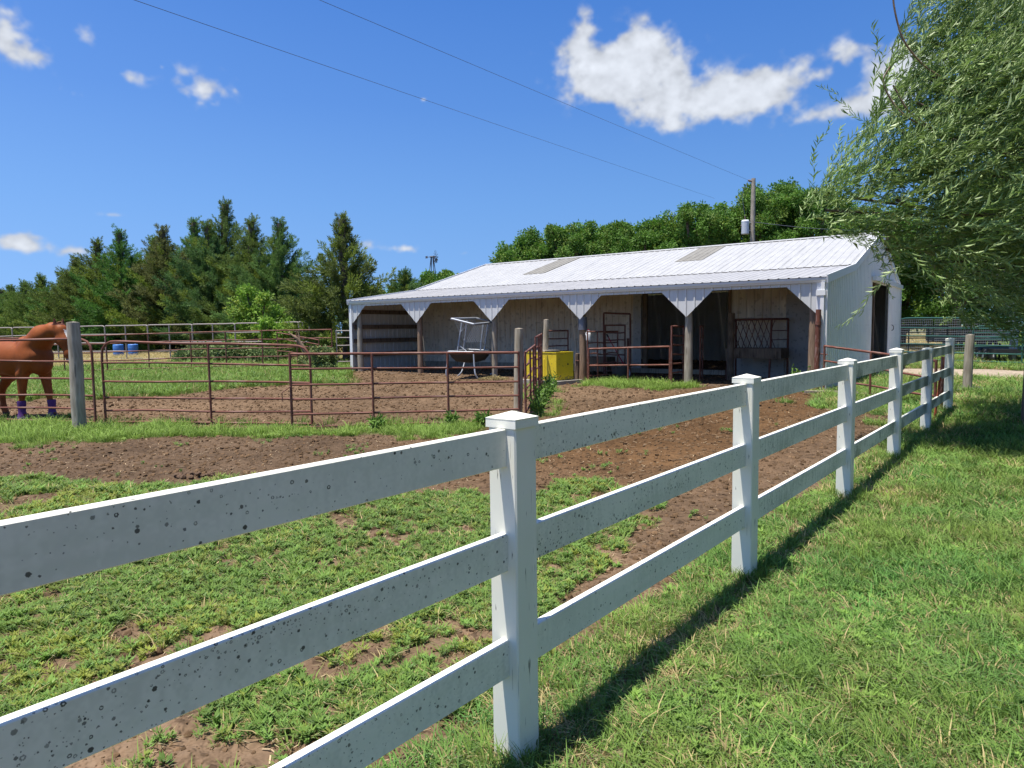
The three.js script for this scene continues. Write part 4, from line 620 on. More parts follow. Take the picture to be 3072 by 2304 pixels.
function cedarGeo(seed) { // a feathery spray along x
  const R = rng(seed), pos = [], idx = [];
  for (let i = 0; i < 15; i++) {
    const t = i / 15, a = R() * Math.PI * 2, base = new V3(t * 0.72, 0, 0), d = new V3(0.75, Math.sin(a) * 0.55 + 0.1, Math.cos(a) * 0.75).normalize(), L = (1 - t * 0.55) * 0.34;
    for (let k = 0; k < 4; k++) { const q = base.clone().addScaledVector(d, L * k * 0.27), e = d.clone().add(ball(R).multiplyScalar(0.55)).normalize(); leaf(pos, idx, q, e, perp(e, R), 0.15 + R() * 0.1, 0.045, 0.1); }
  }
  for (let k = 0; k < 5; k++) { const e = new V3(1, (R() - 0.3) * 0.4, (R() - 0.5) * 0.4).normalize(); leaf(pos, idx, new V3(0.62, 0, 0), e, perp(e, R), 0.38, 0.04, -0.1); }
  return raw(pos, idx);
}
function sprigGeo(seed) { // willow twig with narrow leaves, along x, drooping a little
  const R = rng(seed), pos = [], idx = [], at = (t) => new V3(t * 0.5, -0.1 * t * t, 0.04 * Math.sin(t * 4 + seed));
  for (let i = 0; i < 15; i++) { const t = 0.06 + i / 15 * 0.94, a = i * 2.4 + R(), d = new V3(1.0, Math.sin(a) * 0.5 - 0.05, Math.cos(a) * 0.5).add(ball(R).multiplyScalar(0.25)).normalize(); leaf(pos, idx, at(t), d, perp(d, R), 0.09 + R() * 0.065, 0.0155, 0.12 + R() * 0.25); }
  for (let i = 0; i < 4; i++) { const a = at(i / 4), b = at((i + 1) / 4), n = pos.length / 3; for (const [p, o] of [[a, 0.003], [a, -0.003], [b, -0.002], [b, 0.002]]) pos.push(p.x, p.y + o, p.z); idx.push(n, n + 1, n + 2, n, n + 2, n + 3); }
  return raw(pos, idx);
}
const clumps = [1, 2, 3].map((s) => clumpGeo(600 + s, 30, 0.3, 0.19, 0.11)), cedars = [1, 2, 3].map((s) => cedarGeo(620 + s)), sprigs = [1, 2, 3, 4].map((s) => sprigGeo(640 + s));
// several shapes of one crown stay one part: the crown is the first, the others its pieces
function crown(parent, geos, m, lists, colors) { const c = instanced('crown', geos[0], m, lists[0], parent, colors[0]); for (let i = 1; i < geos.length; i++) if (lists[i].length) instanced('crown', geos[i], m, lists[i], parent, colors[i]); return c; }

function cedar(x, z, top, seed, wide = 1, label, group, open = 0) {
  const R = rng(seed), y0 = lie(x, z), H = top - y0, t = thing('cedar_tree', label, 'tree', [x, y0, z], 0, group), W = (0.3 * H + 1.1) * wide, lists = [[], [], []], cols = [[], [], []], bend = (R() - 0.3) * 0.5;
  part('trunk', tube([[0, -0.1, 0], [0.05, H * 0.4, 0.04], [bend * 0.3, H * 0.75, 0], [bend, H * 0.97, 0]], 0.1 + H * 0.012, 7, 4), mat.bark, t);
  const n = Math.floor(52 + H * 10), hue = [lerp(0.75, 1.25, R()), lerp(0.8, 1.15, R()), lerp(0.8, 1.2, R())];
  for (let i = 0; i < n; i++) {
    const f = open ? Math.pow((Math.floor(i / 7) + R() * 0.35) / (n / 7), 0.9) : Math.pow(i / n, 0.85), y = lerp(0.25, H * 0.97, f), a = i * 2.399 + R() * 0.8, prof = f < 0.12 ? 0.8 + f * 1.5 : f < 0.82 ? Math.pow(1 - f / 0.93, open ? 1.0 : 0.85) * 1.1 : open ? (1 - f) * 0.75 : 0.09, len = Math.max(0.1, W * prof * (0.55 + R() * 0.75)), rise = lerp(0.12, 1.0, Math.pow(f, 1.3)) + (R() - 0.5) * 0.25, cx = bend * f * f;
    const dir = new V3(Math.cos(a), rise, Math.sin(a)).normalize(), k = Math.max(2, Math.round(len / 0.25)), yellow = R() < 0.22;
    for (let j = 0; j < k; j++) {
      const q = (j + 0.5 + R() * 0.5) / k, p = new V3(cx, y, 0).addScaledVector(dir, len * (0.12 + 0.8 * q)); p.y += q * q * len * 0.16;
      for (let e = 0; e < 2; e++) { const s = Math.floor(R() * 3), dd = dir.clone().add(ball(R).multiplyScalar(0.75)).add(new V3(0, 0.25, 0)); lists[s].push(place(p.clone().add(ball(R).multiplyScalar(0.12)), dd, R() * 6.3, lerp(0.95, 0.42, f) * (0.65 + R() * 0.5))); const v = 0.7 + R() * 0.5; cols[s].push(yellow ? lin(1.45 * v, 1.15 * v, 0.8 * v) : lin(hue[0] * v, hue[1] * v, hue[2] * v)); }
    }
  }
  for (let j = 0; j < 14; j++) { const p = new V3(bend * (0.85 + j * 0.011), H * (0.84 + j * 0.011), 0); lists[0].push(place(p, new V3((R() - 0.3) * 0.9, 1, (R() - 0.5) * 0.9), R() * 6, lerp(0.5, 0.28, j / 14))); cols[0].push(lin(...hue)); }
  crown(t, cedars, fol.cedar, lists, cols); return t;
}
const CL = [[-40.4, -57.0, 5.68], [-37.36, -54.0, 5.73], [-34.74, -52.0, 6.02], [-31.71, -50.0, 6.14], [-30.09, -49.0, 7.04], [-27.46, -47.0, 7.98], [-24.82, -45.0, 8.32], [-24.16, -48.0, 8.2], [-21.5, -44.0, 8.3], [-20.82, -46.5, 9.2], [-18.1, -42.5, 8.3], [-17.85, -44.0, 9.9], [-15.09, -41.0, 8.3], [-12.78, -39.0, 7.85],
  [-43.5, -60.0, 5.6], [-38.9, -58.5, 5.2], [-33.0, -54.0, 5.6], [-28.8, -51.0, 6.4], [-26.0, -48.5, 6.8], [-22.8, -47.0, 7.2], [-19.5, -45.5, 7.0], [-16.4, -44.5, 7.0], [-14.0, -42.0, 6.4]];
CL.forEach(([x, z, h], i) => cedar(x * 1.12, z * 1.12, 1.6 + (h - 1.6) * 1.12, 700 + i, 1.05, i === 11 ? 'tallest cedar of the windbreak, its thin spire above all the others' : i === 13 ? 'cedar closing the windbreak behind the bright mulberry' : i < 14 ? 'dark green cedar with a free standing spire in the windbreak row' : 'lower cedar filling the thick of the windbreak row', 'cedars of the windbreak'));
cedar(-7.11, -30.0, 6.56, 740, 0.88, 'lone cedar with open spreading branches beside the far corner of the barn', 'cedars of the windbreak', 1);
cedar(-5.6, -37.0, 4.7, 741, 1.0, 'low cedar showing just above the far end of the barn roof', 'cedars of the windbreak');

function broadleaf(name, x, z, top, W, seed, m, label, group, o = {}) {
  const R = rng(seed), y0 = lie(x, z), H = top - y0, t = thing(name, label, 'tree', [x, y0, z], 0, group), low = o.low ?? 0.22, lobes = [], lists = [[], [], []], cols = [[], [], []], base = (o.trunk ?? 0.02 * H + 0.05);
  part('trunk', tube([[0, -0.1, 0], [0.06, H * 0.25, 0.03], [-0.05, H * 0.55, 0], [0, H * 0.8, 0.05]], base, 8, 4), o.bark ?? mat.bark, t);
  for (let i = 0; i < (o.lobes ?? 32); i++) { const a = i * 2.4 + R(), f = i / (o.lobes ?? 32), y = H * lerp(low + 0.1, 0.86, f), q = Math.sin(Math.PI * clamp(0.18 + 0.78 * (y / H - low) / (1 - low))), d = W * 0.82 * q * (0.4 + R() * 0.7); lobes.push([new V3(Math.cos(a) * d, y, Math.sin(a) * d), W * (0.11 + R() * 0.22) * (0.7 + 0.3 * q)]); }
  lobes.push([new V3(0, H * 0.5, 0), W * 0.5]); const crownTop = lobes.reduce((s, [c, r]) => Math.max(s, c.y + r), 0);
  for (const l of lobes) { l[0].y = lerp(H * low, H, (l[0].y - H * low) / (crownTop - H * low + 0.12 * W)); }
  for (const [c, r] of lobes.slice(0, -1)) { const mid = new V3(c.x * 0.3, c.y * 0.55, c.z * 0.3); part('limb', tube([[0, c.y * 0.35, 0], mid.toArray(), c.toArray()], base * 0.38, 5, 3), o.bark ?? mat.bark, t); }
  for (const [c, r] of lobes) {
    const n = Math.floor((o.dense ?? 135) * r * r) + 12;
    for (let i = 0; i < n; i++) { const d = ball(R), k = 0.45 + 0.62 * Math.pow(R(), 0.45); const p = d.normalize().multiplyScalar(r * k * (0.45 + 1.15 * n3(d.x * 2.4 + c.x, d.y * 2.4 + c.y, d.z * 2.4 + seed))); p.y *= 0.9; p.add(c); const s = Math.floor(R() * 3), v = 0.75 + R() * 0.5, warm = R() < 0.2 ? 1.35 : 1; lists[s].push(place(p, ball(R), R() * 6, (o.size ?? 0.7) * (0.75 + R() * 0.6))); cols[s].push(lin(v * warm, v, v * 0.9)); }
  }
  crown(t, clumps, m, lists, cols); return t;
}
const BT = [[0.2, -43.0, 7.08, 2.0], [1.83, -43.5, 8.15, 2.2], [3.7, -42.0, 8.2, 2.2], [5.6, -43.5, 8.35, 2.3], [7.51, -42.0, 8.45, 2.4], [9.5, -44.5, 8.2, 2.2], [10.6, -40.0, 9.0, 2.4], [12.84, -42.5, 9.25, 2.6], [14.75, -41.0, 10.35, 2.7], [16.9, -40.0, 9.85, 2.7], [18.9, -41.5, 8.9, 2.6]];
BT.forEach(([x, z, h, w], i) => broadleaf('shade_tree', x, z, h, w, 800 + i, fol.elm, i < 6 ? 'green broadleaf tree in the row behind the far half of the barn roof' : 'tall green broadleaf tree behind the barn near the utility pole', 'broadleaf trees behind the barn', { low: 0.25 }));
[[20.5, -38.5, 8.5, 3.0], [22.6, -36.0, 8.2, 2.9], [25.2, -37.5, 9.0, 3.2], [27.5, -34.0, 8.6, 3.1], [30.0, -36.0, 9.0, 3.2], [24.0, -43.0, 9.5, 3.4], [29.5, -30.0, 8.5, 3.0], [33.5, -33.5, 9, 3.2]].forEach(([x, z, h, w], i) => broadleaf('shade_tree', x, z, h, w, 830 + i, fol.elm, 'leafy tree standing behind the wire panels and green gate', 'trees beyond the driveway', { low: 0.1, dense: 80, lobes: 13 }));
[[15.5, -5.5, 9.5, 3.6], [14.5, 1.5, 10, 3.8], [12.5, 8.5, 9.5, 3.6], [6.5, 12.5, 9, 3.4]].forEach(([x, z, h, w], i) => broadleaf('shade_tree', x, z, h, w, 880 + i, fol.elm, 'big leafy shade tree on the lawn side of the fence beyond the willow', 'shade trees along the lawn', { low: 0.12, dense: 45, size: 1.3 }));
broadleaf('pale_trunk_tree', 18.35, -25.6, 7.6, 1.7, 850, fol.elm, 'tree with a pale smooth trunk beside the green gate', 'trees beyond the driveway', { low: 0.42, trunk: 0.13, bark: std({ map: woodTex([0.62, 0.63, 0.62], [0.36, 0.34, 0.31], 66), roughness: 0.9 }) });
broadleaf('brown_trunk_tree', 19.1, -26.6, 7.2, 1.7, 851, fol.elm, 'tree with a reddish brown trunk just behind the pale trunk', 'trees beyond the driveway', { low: 0.45, trunk: 0.12, bark: mat.brownWood });
broadleaf('mulberry_bush', -13.1, -36.4, 4.25, 1.75, 852, fol.mulberry, 'bright green leafy mulberry in front of the cedars', 'bright saplings in the pen', { low: 0.05, lobes: 10, dense: 110 });
broadleaf('sapling', -11.4, -33.5, 2.35, 0.75, 853, fol.mulberry, 'small bright green sapling growing through the round pen rails', 'bright saplings in the pen', { low: 0.05, lobes: 7, dense: 130, size: 0.75, trunk: 0.03 });
broadleaf('round_tree', -7.8, -80, 8.7, 3.2, 854, fol.elm, 'small round tree far off at the foot of the windmill', 'far trees', { low: 0.1, size: 1.3 });
[[-10.3, -70, 6.3], [-12.2, -71, 5.9], [-14.4, -72, 6.2], [-8.4, -71, 5.6]].forEach(([x, z, h], i) => broadleaf('round_tree', x, z, h, 2.2, 860 + i, fol.elm, 'low tree in the distant hedge left of the barn roof', 'far trees', { low: 0.05, size: 1.2 }));
broadleaf('shrub', -6.55, -24.3, 1.12, 0.55, 870, fol.grey, 'grey green leafy shrub growing beside the dead log', 'shrubs', { low: 0.02, lobes: 7, dense: 150, size: 0.5, trunk: 0.02 });
broadleaf('shrub', -7.15, -24.9, 0.95, 0.4, 871, fol.grey, 'smaller grey green shrub against the rusty pen panel', 'shrubs', { low: 0.02, lobes: 6, dense: 150, size: 0.5, trunk: 0.02 });
[[-12.5, -31, 1.3, 1.0], [-14.5, -32, 1.1, 1.1], [-10.6, -30, 1.0, 0.8]].forEach(([x, z, h, w], i) => broadleaf('shrub', x, z, h, w, 873 + i, fol.grey, 'low rank weed thicket in the round pen', 'weed thickets', { low: 0, lobes: 8, dense: 110, size: 0.6, trunk: 0.02 }));
{ const l = thing('dead_log', 'dead bare tree stem leaning out of the shrub', 'log', [-7.05, lie(-7.05, -25.2), -25.2]); part('stem', join([pipe([0, -0.1, 0], [-0.15, 0.35, 0], 0.13, 0.11), pipe([-0.15, 0.34, 0], [-0.45, 0.85, 0.05], 0.11, 0.085), pipe([-0.44, 0.84, 0.05], [-0.66, 1.22, 0.1], 0.085, 0.055), pipe([-0.65, 1.2, 0.1], [-0.95, 1.42, 0.1], 0.055, 0.02), pipe([-0.55, 1.05, 0.06], [-0.62, 1.45, 0.0], 0.04, 0.012)]), mat.brownWood, l); part('stub', pipe([-0.3, 0.6, 0.02], [-0.1, 0.85, 0.1], 0.05, 0.03), mat.brownWood, l); }

// ---------------------------------------------------------------- the willow over the lawn
{
  const X = 9.3, Z = -10.4, Y0 = lie(X, Z), t = thing('willow_tree', 'large willow with wind blown narrow leaves hanging over the lawn and fence', 'tree', [X, Y0, Z]);
  const lobes = [[5.65, 5.5, -9.3, 0.55], [6.42, 5.66, -9.5, 1.0], [5.2, 4.7, -9.0, 0.55], [5.56, 4.59, -8.6, 0.9], [4.84, 4.01, -9.0, 0.55], [5.07, 3.77, -8.4, 0.8], [5.5, 3.54, -8.0, 1.0], [4.55, 3.22, -9.0, 0.5], [4.3, 3.1, -9.2, 0.35], [4.75, 3.55, -8.9, 0.5], [4.95, 4.35, -8.9, 0.5], [5.35, 5.15, -9.1, 0.5], [5.3, 4.1, -9.3, 0.7], [4.89, 3.11, -8.6, 0.62], [5.27, 2.9, -8.3, 0.8], [5.96, 2.76, -8.5, 0.9], [5.15, 2.6, -9.3, 0.28], [5.7, 2.45, -9.5, 0.42], [6.31, 2.3, -9.6, 0.6], [7.0, 2.25, -9.8, 0.7], [6.82, 1.95, -10.5, 0.4], [7.64, 1.8, -10.8, 0.5],
    [7.0, 4.39, -9.0, 1.3], [7.9, 3.24, -9.5, 1.4], [7.97, 5.6, -10.0, 1.4], [6.21, 6.67, -9.5, 1.2], [7.44, 7.14, -10.0, 1.5], [7.15, 4.53, -11.0, 1.3], [8.36, 4.13, -11.5, 1.4], [6.86, 5.53, -11.0, 1.0], [9.4, 7.6, -10.4, 1.6], [10.8, 5.4, -10.8, 1.7], [10.6, 3.6, -9.6, 1.5], [9.2, 2.9, -8.2, 1.2], [11.6, 4.4, -12.2, 1.6], [9.5, 5.2, -12.8, 1.6]];
  const R = rng(910), lists = [[], [], [], []], cols = [[], [], [], []], O = new V3(X, Y0, Z), wind = new V3(0.75, 0.5, -0.1);
  part('trunk', tube([[0, -0.2, 0], [-0.12, 0.9, 0.05], [-0.3, 1.9, 0.1], [-0.2, 3.2, 0.1], [-0.1, 5.0, 0]], 0.25, 12, 5), mat.bark, t);
  const forks = [[-0.3, 1.9, 0.1], [-0.22, 2.8, 0.1], [-0.15, 4.0, 0.05]];
  for (const [lx, y, z, r] of lobes) {
    const x = lx < 5.25 ? (y < 3.7 ? lx - 0.2 : lx + 0.12) : lx, c = new V3(x, y, z).sub(O), f = new V3(...forks[y < 3.4 ? 0 : y < 5 ? 1 : 2]), mid = f.clone().lerp(c, 0.55).add(new V3(0, 0.28, 0)).add(ball(R).multiplyScalar(0.2)), n = Math.floor(54 * r * r) + 20;
    part('limb', tube([f.toArray(), f.clone().lerp(mid, 0.5).add(new V3(0, 0.1, 0)).toArray(), mid.toArray(), c.toArray()], 0.012 + 0.013 * r, 6, 4), mat.bark, t);
    for (let i = 0; i < n; i++) {
      const d = ball(R).normalize(), k = Math.pow(R(), 0.5), p = c.clone().addScaledVector(d, r * k * 1.05), gust = 0.45 + 0.9 * n3(p.x * 1.3 + 9, p.y * 1.3, p.z * 1.3), v = 0.75 + R() * 0.5, pale = R() < 0.4, sc = 0.75 + R() * 0.5;
      const dir = d.clone().multiplyScalar(d.x < 0 ? 0.35 : 0.7).addScaledVector(wind, gust).add(new V3(0, -0.1, 0)).add(ball(R).multiplyScalar(0.35)).normalize();
      for (let j = 0; j < 3; j++) { const s = Math.floor(R() * 4); lists[s].push(place(p, dir, R() * 6.3, sc * (1 - j * 0.12))); cols[s].push(pale ? lin(1.55 * v, 1.4 * v, 1.75 * v) : lin(v, v, v * 0.9)); p.addScaledVector(dir, 0.36 * sc); dir.addScaledVector(wind, 0.12).add(new V3(0, -0.11, 0)).normalize(); }
    }
  }
  crown(t, sprigs, fol.willow, lists, cols);
  const tw = (pts) => tube(pts.map(([x, y, z]) => [x - X, y - Y0, -z - Z]), 0.011, 5, 4);
  for (const pts of [[[4.58, 5.75, 8.6], [4.58, 5.45, 8.6], [4.66, 5.12, 8.6], [4.72, 4.98, 8.6], [5.1, 4.75, 8.8], [5.8, 4.5, 9.0]], [[4.62, 4.72, 8.7], [4.54, 4.56, 8.7], [4.62, 4.36, 8.7], [4.8, 4.15, 8.7], [5.3, 3.95, 8.8]], [[4.66, 4.5, 8.7], [4.75, 4.35, 8.7], [4.85, 4.2, 8.7], [5.3, 3.95, 8.8]]]) part('bare_twig', tw(pts), mat.brownWood, t);
}

// ---------------------------------------------------------------- grass, weeds, clods
function tuftGeo(seed, n, spread, h, w, lean) {
  const R = rng(seed), pos = [], idx = [];
  for (let i = 0; i < n; i++) {
    const a = R() * 6.283, q = Math.sqrt(R()) * spread, b = a + (R() - 0.5) * 1.6, x = Math.cos(a) * q, z = Math.sin(a) * q, H = h * (0.5 + R() * 0.7), l = lean * (0.3 + R()) * H, sx = -Math.sin(b + R()) * w / 2, sz = Math.cos(b + R()) * w / 2, k = pos.length / 3, dx = Math.cos(b), dz = Math.sin(b);
    pos.push(x - sx, -0.01, z - sz, x + sx, -0.01, z + sz, x + dx * l * 0.35 - sx * 0.85, H * 0.62, z + dz * l * 0.35 - sz * 0.85, x + dx * l * 0.35 + sx * 0.85, H * 0.62, z + dz * l * 0.35 + sz * 0.85, x + dx * l, H * 0.95, z + dz * l);
    idx.push(k, k + 1, k + 2, k + 1, k + 3, k + 2, k + 2, k + 3, k + 4);
  }
  return raw(pos, idx);
}
function rosetteGeo(seed, n, len, wid, rise) { const R = rng(seed), pos = [], idx = []; for (let i = 0; i < n; i++) { const a = i * 2.4 + R() * 0.6, q = R() * len * 0.9, y = R() * rise, p = new V3(Math.cos(a) * q * 0.5, 0.004 + y * 0.8, Math.sin(a) * q * 0.5), d = new V3(Math.cos(a), 0.25 + R() * 0.5, Math.sin(a)).normalize(); leaf(pos, idx, p, d, new V3(-Math.sin(a), 0, Math.cos(a)), len * (0.6 + R() * 0.6), wid * (0.7 + R() * 0.5), 0.2); } return raw(pos, idx); }
{
  const kinds = { lawn: [[], [], []], long: [[], []], weed: [[], [], [], []], dry: [[]] }, cols = { lawn: [[], [], []], long: [[], []], weed: [[], [], [], []], dry: [[]] }, R = rng(1001);
  const geos = { lawn: [tuftGeo(1, 14, 0.05, 0.085, 0.0058, 0.8), tuftGeo(2, 15, 0.065, 0.06, 0.0065, 1.3), tuftGeo(12, 10, 0.04, 0.11, 0.006, 0.9)], long: [tuftGeo(3, 16, 0.05, 0.15, 0.006, 0.75), tuftGeo(4, 18, 0.07, 0.12, 0.007, 1.1)], weed: [rosetteGeo(5, 26, 0.026, 0.012, 0.05), rosetteGeo(6, 24, 0.036, 0.009, 0.045), rosetteGeo(15, 34, 0.018, 0.013, 0.035), rosetteGeo(16, 18, 0.04, 0.019, 0.03)], dry: [tuftGeo(7, 16, 0.06, 0.2, 0.005, 0.7)] };
  const put = (kind, x, z, s, color, sy = 1) => { const i = Math.floor(R() * geos[kind].length); kinds[kind][i].push(M4().compose(new V3(x, groundY(x, z), z), new THREE.Quaternion().setFromAxisAngle(UPV, R() * 6.283), new V3(s, s * sy, s))); cols[kind][i].push(color); };
  const green = (v, y = 0) => { const k = 0.7 + R() * 0.6; return lin(k * (1 + y) * v, k * v, k * (1 - y * 0.3) * v); }, straw = () => { const k = 0.7 + R() * 0.6; return lin(2.6 * k, 1.25 * k, 3.0 * k); };
  for (let r0 = 1.1; r0 < 95; r0 *= 1.03) {
    const r1 = r0 * 1.03, rho = r0 < 4 ? 1150 : r0 < 30 ? 1150 * Math.pow(4 / r0, 1.5) : 1150 * Math.pow(4 / 30, 1.5) * Math.pow(30 / r0, 2), n = rho * 0.5 * (r1 * r1 - r0 * r0) * 1.85, far = Math.sqrt(1150 / rho);
    for (let i = 0; i < n; i++) {
      const r = r0 + R() * (r1 - r0), a = (R() - 0.5) * 1.85, x = Math.sin(a) * r, z = -Math.cos(a) * r, [kind, k] = cover(x, z); if (R() > k && kind !== 'lawn') continue;
      const s = 0.9 * lerp(1, far, 0.62) * (0.75 + R() * 0.55), patch = fbm2(x * 0.9, z * 0.9, 3, 110);
      if (kind === 'lawn') { if (R() > k * 1.15) { if (R() < 0.3) put('lawn', x, z, s * 0.9, straw(), 0.5); continue; } const fine = fbm2(x * 3.2, z * 3.2, 2, 120), cool = fbm2(x * 1.4 + 7, z * 1.4, 3, 125); R() < 0.1 ? put('lawn', x, z, s, straw(), 0.6) : fine > 0.6 && R() < 0.3 ? put('weed', x, z, s * 0.85, green(1.15, 0.05)) : fine < 0.33 && R() < 0.35 ? put('long', x, z, s * 0.62, green(1.15, 0.1)) : put('lawn', x, z, s, green(0.92 + 0.5 * (fine - 0.45), (cool - 0.5) * 0.7), 0.4 + patch * 0.45); }
      else if (kind === 'paddock') { for (let e = 0; e < 2; e++) put('weed', x + (R() - 0.5) * 0.08 * s, z + (R() - 0.5) * 0.08 * s, s * (0.3 + R() * 0.7), green(0.7 + 0.55 * patch, patch > 0.55 && R() < 0.5 ? 0.45 : R() < 0.2 ? 0.3 : -0.03)); const q = 0.3 + R() * 0.7; q < 0.5 ? put('weed', x, z, s * (0.4 + R() * 0.8), green(0.95, R() < 0.25 ? 0.4 : 0.05)) : q < 0.88 ? put('lawn', x, z, s * 0.9, green(1, patch > 0.6 ? 0.3 : 0.1), 0.55) : put('lawn', x, z, s, straw(), 0.5); }
      else if (kind === 'verge' || kind === 'strip') put(R() < 0.85 ? 'lawn' : R() < 0.5 ? 'weed' : 'long', x, z, s * (kind === 'strip' ? 0.75 : 0.85), green(1.2, 0.12), 0.8);
      else if (kind === 'rough') R() < 0.5 ? put('lawn', x, z, s * 0.95, green(1.1, 0.1)) : R() < 0.45 ? put('long', x, z, s * 0.6, green(1.05, 0.1)) : R() < 0.6 ? put('weed', x, z, s * 1.3, green(1)) : put('lawn', x, z, s, straw(), 0.8);
      else if (kind === 'dry') R() < 0.6 ? put('dry', x, z, s * 0.65, straw(), 0.45) : put('long', x, z, s * 0.65, green(1, 0.5), 0.45);
      else if (kind === 'dirt' || kind === 'road') { if (R() < 0.35) put('weed', x, z, s * 0.7, green(0.9)); }
    }
  }
  // taller growth: round fence posts, under the gates, along the waterer
  const ring = (x, z, n, w, s, k = 'long', v = 1) => { for (let i = 0; i < n; i++) put(k, x + (R() - 0.5) * w * 2, z + (R() - 0.5) * w * 2, s * (0.6 + R() * 0.7), green(v, 0.05)); };
  for (const a of [-2.44, 0, 2.4, 5.0, 7.37, 9.76, 12.2]) { const [x, z] = fromFence(a, 0); for (let i = 0; i < 16; i++) { const b = R() * 6.28, q = 0.085 + R() * 0.06; put('long', x + Math.cos(b) * q, z + Math.sin(b) * q, 0.5 + R() * 0.4, green(1, 0.1)); } }
  for (let i = 0; i < 60; i++) { const t = R(); ring(lerp(-11, 0, t), lerp(-13.2, -11.9, t) + (R() - 0.4) * 0.3, 2, 0.1, 1.0); }
  for (let i = 0; i < 90; i++) { const [fx, fz] = fromFence(R() * 12, (R() - 0.6) * 0.25); put('long', fx, fz, 0.45 + R() * 0.5, green(1, 0.1)); }
  for (let i = 0; i < 60; i++) ring(lerp(2.0, 4.7, R()), -18.2 - R() * 1.0 + 0.4, 1, 0.1, 0.75, 'long', 1.2);
  const nm = { lawn: ['lawn_grass', 'short green lawn grass with dry blades among it', 'grass'], long: ['long_grass', 'longer green grass along gates, posts and the rough pen', 'grass'], weed: ['ground_weeds', 'low broad leaved weeds scattered through the paddock', 'weeds'], dry: ['dry_grass', 'straw coloured dry grass in the far pen', 'grass'] };
  for (const k of Object.keys(kinds)) kinds[k].forEach((list, i) => { const m = instanced(numbered(nm[k][0]), geos[k][i], fol.grass, list, scene, cols[k][i]); tag(m, nm[k][1], nm[k][2]); });
  // clods, stones and chips on the bare earth
  const clod = (seed) => { const g = new THREE.IcosahedronGeometry(1, 0), p = g.attributes.position; for (let i = 0; i < p.count; i++) { const k = 0.75 + 0.5 * n3(p.getX(i) * 1.6 + seed, p.getY(i) * 1.6, p.getZ(i) * 1.6); p.setXYZ(i, p.getX(i) * k, p.getY(i) * k * 0.6, p.getZ(i) * k); } g.computeVertexNormals(); return g; };
  const lists = [[], []], cc = [[], []], chips = [], chipC = [];
  for (let r0 = 2; r0 < 32; r0 *= 1.05) {
    const r1 = r0 * 1.05, rho = 1000 * Math.pow(4 / Math.max(4, r0), 1.2), n = rho * 0.5 * (r1 * r1 - r0 * r0) * 1.7;
    for (let i = 0; i < n; i++) {
      const r = r0 + R() * (r1 - r0), a = (R() - 0.5) * 1.7, x = Math.sin(a) * r, z = -Math.cos(a) * r, [kind, k] = cover(x, z); if (kind !== 'dirt' && kind !== 'floor' && !(kind === 'paddock' && R() > k + 0.3)) continue;
      const y = lie(x, z) + relief(x, z, kind === 'dirt' ? 1 : kind === 'floor' ? 0.6 : 1 - k), s = (0.0035 + Math.pow(R(), 6) * 0.018) * (1 + r * 0.06);
      if (R() < 0.9) { const w = Math.floor(R() * 2), v = 0.55 + R() * 0.75; lists[w].push(M4().compose(new V3(x, y + s * 0.1, z), new THREE.Quaternion().setFromEuler(new THREE.Euler(R(), R() * 6, R())), new V3(s, s, s))); cc[w].push(lin(v, v * 0.97, v * 0.93)); }
      else { chips.push(M4().compose(new V3(x, y + 0.006, z), new THREE.Quaternion().setFromEuler(new THREE.Euler((R() - 0.5) * 0.6, R() * 6, (R() - 0.5) * 0.6)), new V3((0.012 + R() * 0.035) * (1 + r * 0.04), 0.003, (0.002 + R() * 0.004) * (1 + r * 0.04)))); const v = 0.7 + R() * 0.6; chipC.push(lin(v, v * 0.9, v * 0.75)); }
    }
  }
  const cm = new THREE.MeshPhysicalMaterial({ color: lin(0.135, 0.088, 0.052), roughness: 1, specularIntensity: 0.15 });
  lists.forEach((l, i) => tag(instanced(numbered('earth_clods'), clod(i * 7), cm, l, scene, cc[i]), 'crumbled clods of earth on the bare yard', 'clods'));
  tag(instanced('straw_chips', new THREE.BoxGeometry(1, 1, 1), std({ color: lin(0.4, 0.33, 0.24), roughness: 1 }), chips, scene, chipC), 'bits of straw and wood strewn over the bare yard', 'straw');
  // droppings, spilled hay
  const heap = (n, w, s, seed, flat = 1) => { const q = rng(seed), out = []; for (let i = 0; i < n; i++) { const g = clod(i + seed), k = s * (0.6 + q() * 0.6), a = q() * 6.28, d = Math.sqrt(q()) * w; g.scale(k, k * 1.3, k); g.rotateY(a); g.translate(Math.cos(a) * d, k * 0.5 + (1 - d / w) * s * 1.4 * q() * flat, Math.sin(a) * d * 0.6); out.push(g); } return join(out); };
  single('manure_pile', heap(34, 0.24, 0.032, 41), std({ color: lin(0.1, 0.06, 0.035), roughness: 1 }), 'small heap of horse droppings on the dirt track behind the fence', 'manure', [-3.55, groundY(-3.55, -7.75), -7.75]);
  single('manure_pile', heap(16, 0.16, 0.03, 42), std({ color: lin(0.1, 0.06, 0.035), roughness: 1 }), 'few scattered droppings inside the square gate', 'manure', [-1.4, groundY(-1.4, -12.5), -12.5]);
  const hp = rng(55), hay = []; for (let i = 0; i < 420; i++) { const a = hp() * 6.28, d = Math.sqrt(hp()) * 0.42, b = new THREE.BoxGeometry(0.1 + hp() * 0.16, 0.006, 0.008); b.rotateZ((hp() - 0.5) * 0.7); b.rotateY(hp() * 6.28); b.translate(Math.cos(a) * d, 0.02 + (1 - d / 0.42) * 0.11 * hp(), Math.sin(a) * d * 0.7); hay.push(b); }
  single('hay_heap', join(hay), mat.hay, 'low heap of spilled hay on the ground beside the hay feeder', 'hay', [-0.55, groundY(-0.55, -20.5), -20.5]);
